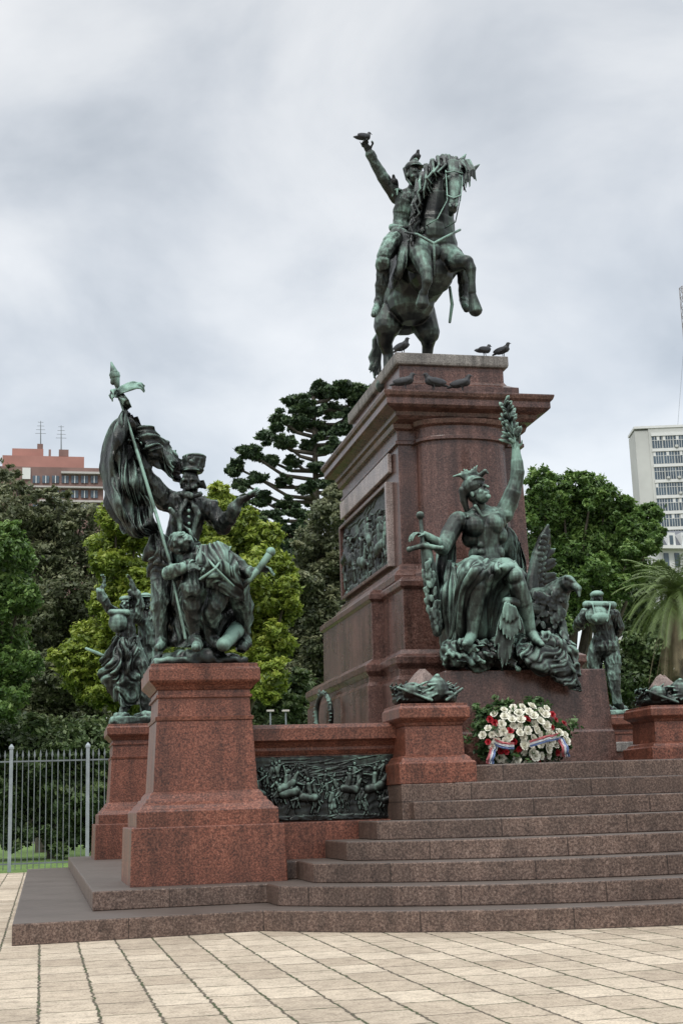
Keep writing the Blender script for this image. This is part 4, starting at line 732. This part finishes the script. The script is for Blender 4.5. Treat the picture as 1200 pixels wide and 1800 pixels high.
tree('monkey_puzzle_tree','tall dark conifer with open spiky whorled branches behind the pedestal',52,arb,LCON,570,.55,.0021,.26,seed=6,shell=.1,per=60,kind='c',flat=.3,zs=.5)
tree('conifer_tree','dense dark brownish green conifer just left of the pedestal',44,[(600,870,26),(575,900,28),(620,910,30),(560,950,34),(605,960,36),(550,1000,34),(595,1015,38),(540,1050,36),(590,1070,40),(525,1105,36),(575,1120,40),(515,1150,34),(560,1170,40),(500,1190,34),(540,1220,40),(480,1230,34),(630,960,40),(520,1060,30),(515,1020,24)],LOLV,570,1.3,.0017,.2,seed=7,kind='c')
tree('broadleaf_tree','leafy mid green tree to the right of the pedestal',36,[(945,842,24),(985,852,28),(1040,858,30),(1062,885,28),(1100,900,24),(1138,905,22),(950,900,38),(1010,910,42),(1070,930,40),(1120,945,34),(1148,935,15),(960,960,42),(1030,970,46),(1090,985,40),(980,1020,42),(1050,1030,42),(1000,1070,38)],LMID,1010,1.6,.0019,.17,seed=8)
tree('broadleaf_tree','dark low tree behind the palm at the right edge',42,[(1110,1030,32),(1160,1010,22),(1120,1090,42),(1180,1110,46),(1140,1150,46),(1100,1190,42),(1180,1200,46),(1130,1240,42),(1190,1260,36),(1090,1260,32),(1150,1290,32),(1210,1050,36)],LDARK,1150,1.2,.0020,seed=9)
tree('shrub','dark green shrubs behind the low relief wall',36,[(450,1240,32),(490,1250,32),(430,1270,28),(520,1265,28),(470,1290,36),(520,1210,28)],LDARK,470,1.1,.0022,cat='shrub',group=None,seed=10)
tree('shrub','dark shrub mass behind the iron fence at left',37,[(10,1300,50),(80,1310,50),(150,1310,50),(220,1320,46),(30,1370,46),(110,1370,50),(190,1370,46),(60,1430,42),(0,1430,42),(130,1430,42),(200,1430,42),(-40,1350,46),(30,1470,26),(100,1475,26),(170,1475,26)],LDARK,100,1.2,.0021,cat='shrub',group=None,seed=11)
C=[];Rr=[]
for i in range(70):
    P=pt(random.uniform(-150,1350),random.uniform(1180,1430),random.uniform(62,75)); C.append(tuple(P)); Rr.append((2.4,2.0,2.0))
for i in range(30):
    P=pt(random.uniform(-150,560),random.uniform(1030,1200),random.uniform(66,75)); C.append(tuple(P)); Rr.append((2.4,2.0,2.0))
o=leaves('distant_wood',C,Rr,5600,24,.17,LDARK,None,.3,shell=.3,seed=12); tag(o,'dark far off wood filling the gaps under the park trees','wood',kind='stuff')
# palm
pc=pt(1190,1045,31); pa=root('palm_tree',(pc.x,31,0),'palm with drooping feathery fronds at the right edge','palm')
m=MB(); m.cap((pc.x,31,-.1),pc,.15,.12,12); link('trunk',m.mesh(True),BARK,pa)
PLG=plain('palm_frond',(.11,.165,.045),.5,.4,2); PLB=plain('palm_dead_frond',(.16,.135,.08),.8,.4,2)
for dead in (0,1):
    m=MB()
    for i in range(60 if not dead else 40):
        az=random.uniform(0,2*pi); el=random.uniform(-.3,1.3) if not dead else random.uniform(-1.45,-.7); L_=random.uniform(1.3,1.9) if not dead else random.uniform(1.2,2.6)
        q=pc.copy()+Vector((0,0,random.uniform(-.3,.2))); d=Vector((cos(az)*cos(el),sin(az)*cos(el),sin(el))); ns=14
        for k in range(ns):
            n_=q+d*L_/ns; m.cap(q,n_,.010,.008,3); sd=d.cross(Vector((0,0,1))).normalized()
            for sg in (-1,1):
                for jj in (0,.33,.66):
                    b0=q+(n_-q)*jj; tip=b0+(sd*sg*.8+d*.7-Vector((0,0,.15+random.uniform(0,.3)))).normalized()*.38*(1-.6*k/ns)
                    w=d*.012; m.add([tuple(b0-w),tuple(b0+w),tuple(tip)],[(0,1,2)])
            q=n_; d=(d-Vector((0,0,.12 if not dead else .08))).normalized()
    me=bpy.data.meshes.new('f'); me.from_pydata(m.v,[],m.f); link('fronds' if not dead else 'dead_fronds',me,PLB if dead else PLG,pa)
# ------------------------------------------------------------- buildings
GL=plain('window_glass',(.07,.10,.13),.12,.5,.3); WF=plain('white_frame',(.66,.67,.66),.6,.05,1)
def bbox(name,u0,u1,v0,v1,Y_,dep,mat,parent,z0=None,dyf=0):
    A=pt(u0,v0,Y_+dyf); B=pt(u1,v1,Y_+dyf); m=MB(); m.box(A.x,B.x,Y_+dyf,Y_+dyf+dep,min(A.z,B.z) if z0 is None else z0,max(A.z,B.z)); return link(name,m.mesh(),mat,parent)
BRICK=plain('dark_brick',(.20,.125,.11),.8,.2,.4); SALM=plain('salmon_render',(.36,.18,.15),.8,.12,.3); PC=plain('pale_concrete_band',(.45,.43,.41),.8,.1,.3)
Yb=230; P=pt(90,880,Yb); lb=root('apartment_building',(P.x,Yb,0),'reddish brown brick apartment block with antennas above the trees at left','building')
bbox('main_block',30,182,820,900,Yb,18,BRICK,lb,z0=0); bbox('penthouse',5,148,800,850,Yb,14,SALM,lb,z0=0,dyf=5); bbox('penthouse',22,76,788,850,Yb,8,SALM,lb,z0=0,dyf=7); bbox('side_block',-60,44,818,900,Yb,12,BRICK,lb,z0=0,dyf=3)
for u0 in range(58,176,17):
    for v0 in (836,862,886):
        w=bbox('window',u0,u0+12,v0,v0+13,Yb,.5,GL,lb,dyf=-.2); bbox('window_frame',u0+5.4,u0+6.6,v0,v0+13,Yb,.2,WF,w,dyf=-.35)
for u0,u1,v in ((48,182,853),(70,182,878),(108,182,828)): bbox('balcony_band',u0,u1,v,v+5,Yb,1,PC,lb,dyf=-.9)
bbox('white_wall_panel',40,54,822,842,Yb,.6,WF,lb,dyf=-.3)
for u0,u1,v0,v1 in ((66,76,780,792),(104,121,790,802),(86,90,790,802)): bbox('chimney',u0,u1,v0,v1,Yb,2,BRICK,lb,dyf=8)
for u,v0,v1 in ((72,740,784),(108,748,792)):
    A=pt(u,v1,Yb+9); B=pt(u,v0,Yb+9); m=MB(); m.cap(A,B,.12,.05,6)
    for k in range(4): q=A.lerp(B,.5+.15*k); m.cap(q-Vector((.9-.15*k,0,0)),q+Vector((.9-.15*k,0,0)),.04,.04,5)
    link('antenna',m.mesh(),DIR,lb)
Yb=210; A=pt(1138,753,Yb); rb=root('office_tower',(A.x,Yb,0),'pale concrete high rise with rows of windows at the right edge','building')
CONC=plain('pale_concrete',(.50,.51,.49),.8,.12,.15)
ang=rad(14); nrm=Vector((-sin(ang),-cos(ang),0)); dr=Vector((cos(ang),-sin(ang),0)); zt=A.z
def fb(name,s0,s1,z0,z1,o0,o1,mat,par=None):
    m=MB(); q=[A.xy.to_3d()+dr*s+nrm*o for s,o in ((s0,o1),(s1,o1),(s1,o0),(s0,o0))]
    m.loft([[(x.x,x.y,z0) for x in q],[(x.x,x.y,z1) for x in q]]); return link(name,m.mesh(),mat,par or rb)
W_=22
fb('tower_body',0,W_,0,zt,-3,0,CONC); fb('side_wing',-2.3,.0,0,zt-.3,-6,-.2,CONC); fb('roof_parapet',-2.4,W_,zt-.01,zt+.4,-6.1,.15,WF)
for r_ in range(7):
    z1=zt-.9-r_*2.75
    fb('spandrel',.4,W_,z1-.55,z1-.02,0,.22,WF)
    for c_ in range(6):
        x0=.5+c_*1.85
        w=fb('window',x0,x0+1.65,z1-2.68,z1-.60,-.3,.06,GL)
        for q in (.38,.80,1.22): fb('sash',x0+q,x0+q+.06,z1-2.68,z1-.60,.06,.12,WF,w)
        fb('transom',x0,x0+1.65,z1-1.35,z1-1.28,.06,.11,WF,w)
        if random.random()<.5: q=random.choice((.02,.44,.86)); fb('blind',x0+q,x0+q+.36,z1-1.27,z1-.60,.065,.09,WF,w)
        if random.random()<.3: fb('air_conditioner',x0+.1,x0+.6,z1-2.68,z1-2.3,.13,.5,CONC,w)
Yb=90; P=pt(1180,960,Yb); cb=root('mansard_building',(P.x,Yb,0),'white classical building with slate mansard roof below the high rise','building')
bbox('wall',1160,1330,962,1100,Yb,10,WF,cb,z0=0)
A2=pt(1158,962,Yb); B=pt(1330,930,Yb); m=MB(); m.loft([[(A2.x,Yb-.3,A2.z),(B.x,Yb-.3,A2.z),(B.x,Yb+10,A2.z),(A2.x,Yb+10,A2.z)],[(A2.x+.7,Yb+1,B.z),(B.x,Yb+1,B.z),(B.x,Yb+9,B.z),(A2.x+.7,Yb+9,B.z)]]); link('mansard_roof',m.mesh(),plain('slate',(.10,.11,.13),.5,.2,1),cb)
bbox('cornice',1154,1335,958,965,Yb,1,WF,cb,dyf=-.6)
for u in (1172,1196): d_=bbox('dormer',u,u+15,936,960,Yb,1.5,WF,cb,dyf=-.35); bbox('window',u+4,u+11,941,957,Yb,.2,GL,d_,dyf=-.42)
for u in (1166,1185): bbox('window',u,u+10,972,995,Yb,.4,GL,cb,dyf=-.1)
Ym=240; m=MB(); t0=pt(1198,505,Ym); w0=1.0
H=t0.z-10; cx_=t0.x+.3
def leg(k,z): q=w0*(1-.35*(z-10)/H); return Vector((cx_+q*(-1 if k in (0,3) else 1),Ym+q*(-1 if k<2 else 1),z))
zs=np.linspace(10,t0.z,46)
for k in range(4): m.cap(leg(k,10),leg(k,t0.z),.11,.08,5)
for z1,z2 in zip(zs,zs[1:]):
    for k in range(4): m.cap(leg(k,z1),leg((k+1)%4,z2),.06,.06,4); m.cap(leg(k,z2),leg((k+1)%4,z2),.06,.06,4)
mm=root('radio_mast',(cx_,Ym,0),'tall thin lattice radio mast with guy wires at the upper right edge','mast'); link('lattice',m.mesh(),plain('mast_steel',(.26,.24,.24),.6,.3,.1),mm)
for k,z in enumerate((t0.z-6,t0.z-14,t0.z-20)):
    m=MB(); m.cap((cx_,Ym,z),(cx_-12+2*k,Ym+2,20),.03,.03,4); link('guy_wire',m.mesh(),DIR,mm)
for i,(u,lb_) in enumerate(((475,'small park lamp left of the pair behind the relief wall'),(502,'small park lamp right of the pair behind the relief wall'))):
    P=pt(u,1250,31); m=MB(); m.cap((P.x,31,0),(P.x,31,P.z),.025,.02,6); t=root('park_lamp',(P.x,31,0),lb_,'lamp','park lamps behind the wall'); link('pole',m.mesh(True),DIR,t)
    m=MB(); m.box(P.x-.08,P.x+.08,30.95,31.05,P.z-.01,P.z+.03); link('lamp_head',m.mesh(),PC,t)
# ------------------------------------------------------------- world and light
w=bpy.data.worlds.new('World'); bpy.context.scene.world=w; w.use_nodes=True; N=w.node_tree.nodes; L=w.node_tree.links
SE,SR=rad(50),rad(210)
sk=N.new('ShaderNodeTexSky'); sk.sky_type='NISHITA'; sk.sun_disc=False; sk.sun_elevation=SE; sk.sun_rotation=SR
b1=N['Background']; b1.inputs[1].default_value=.05; L.new(sk.outputs[0],b1.inputs[0])
tc=N.new('ShaderNodeTexCoord'); mpn=N.new('ShaderNodeMapping'); mpn.inputs['Scale'].default_value=(1.5,1.5,2.1); mpn.inputs['Location'].default_value=(.7,.3,.15); L.new(tc.outputs['Generated'],mpn.inputs[0])
n1=N.new('ShaderNodeTexNoise'); n1.inputs['Scale'].default_value=3.4; n1.inputs['Detail'].default_value=7; n1.inputs['Roughness'].default_value=.5; n1.inputs['Distortion'].default_value=.25; L.new(mpn.outputs[0],n1.inputs[0])
r=rampn(N,[(.32,(.47,.485,.485)),(.43,(.60,.61,.605)),(.53,(.72,.72,.70)),(.66,(.83,.82,.79))]); L.new(n1.outputs['Fac'],r.inputs[0])
se=N.new('ShaderNodeSeparateXYZ'); L.new(tc.outputs['Generated'],se.inputs[0])
mr=N.new('ShaderNodeMapRange'); mr.interpolation_type='SMOOTHSTEP'; mr.inputs[1].default_value=.55; mr.inputs[2].default_value=.95; mr.inputs[3].default_value=.96; mr.inputs[4].default_value=3.3; L.new(se.outputs[2],mr.inputs[0])
b2=N.new('ShaderNodeBackground'); L.new(r.outputs[0],b2.inputs[0]); L.new(mr.outputs[0],b2.inputs[1])
ad=N.new('ShaderNodeAddShader'); L.new(b1.outputs[0],ad.inputs[0]); L.new(b2.outputs[0],ad.inputs[1]); L.new(ad.outputs[0],N['World Output'].inputs[0])
sl=bpy.data.lights.new('sun','SUN'); sl.energy=1.5; sl.angle=rad(10); sl.color=(1,.965,.91); so=bpy.data.objects.new('sun',sl); col.objects.link(so)
az=SR; sd=Vector((sin(az)*cos(SE),cos(az)*cos(SE),sin(SE))); so.rotation_euler=sd.to_track_quat('Z','Y').to_euler()
sc=bpy.context.scene; sc.view_settings.view_transform='Standard'; sc.view_settings.look='None'; sc.view_settings.exposure=0
bpy.data.scenes.remove(work)
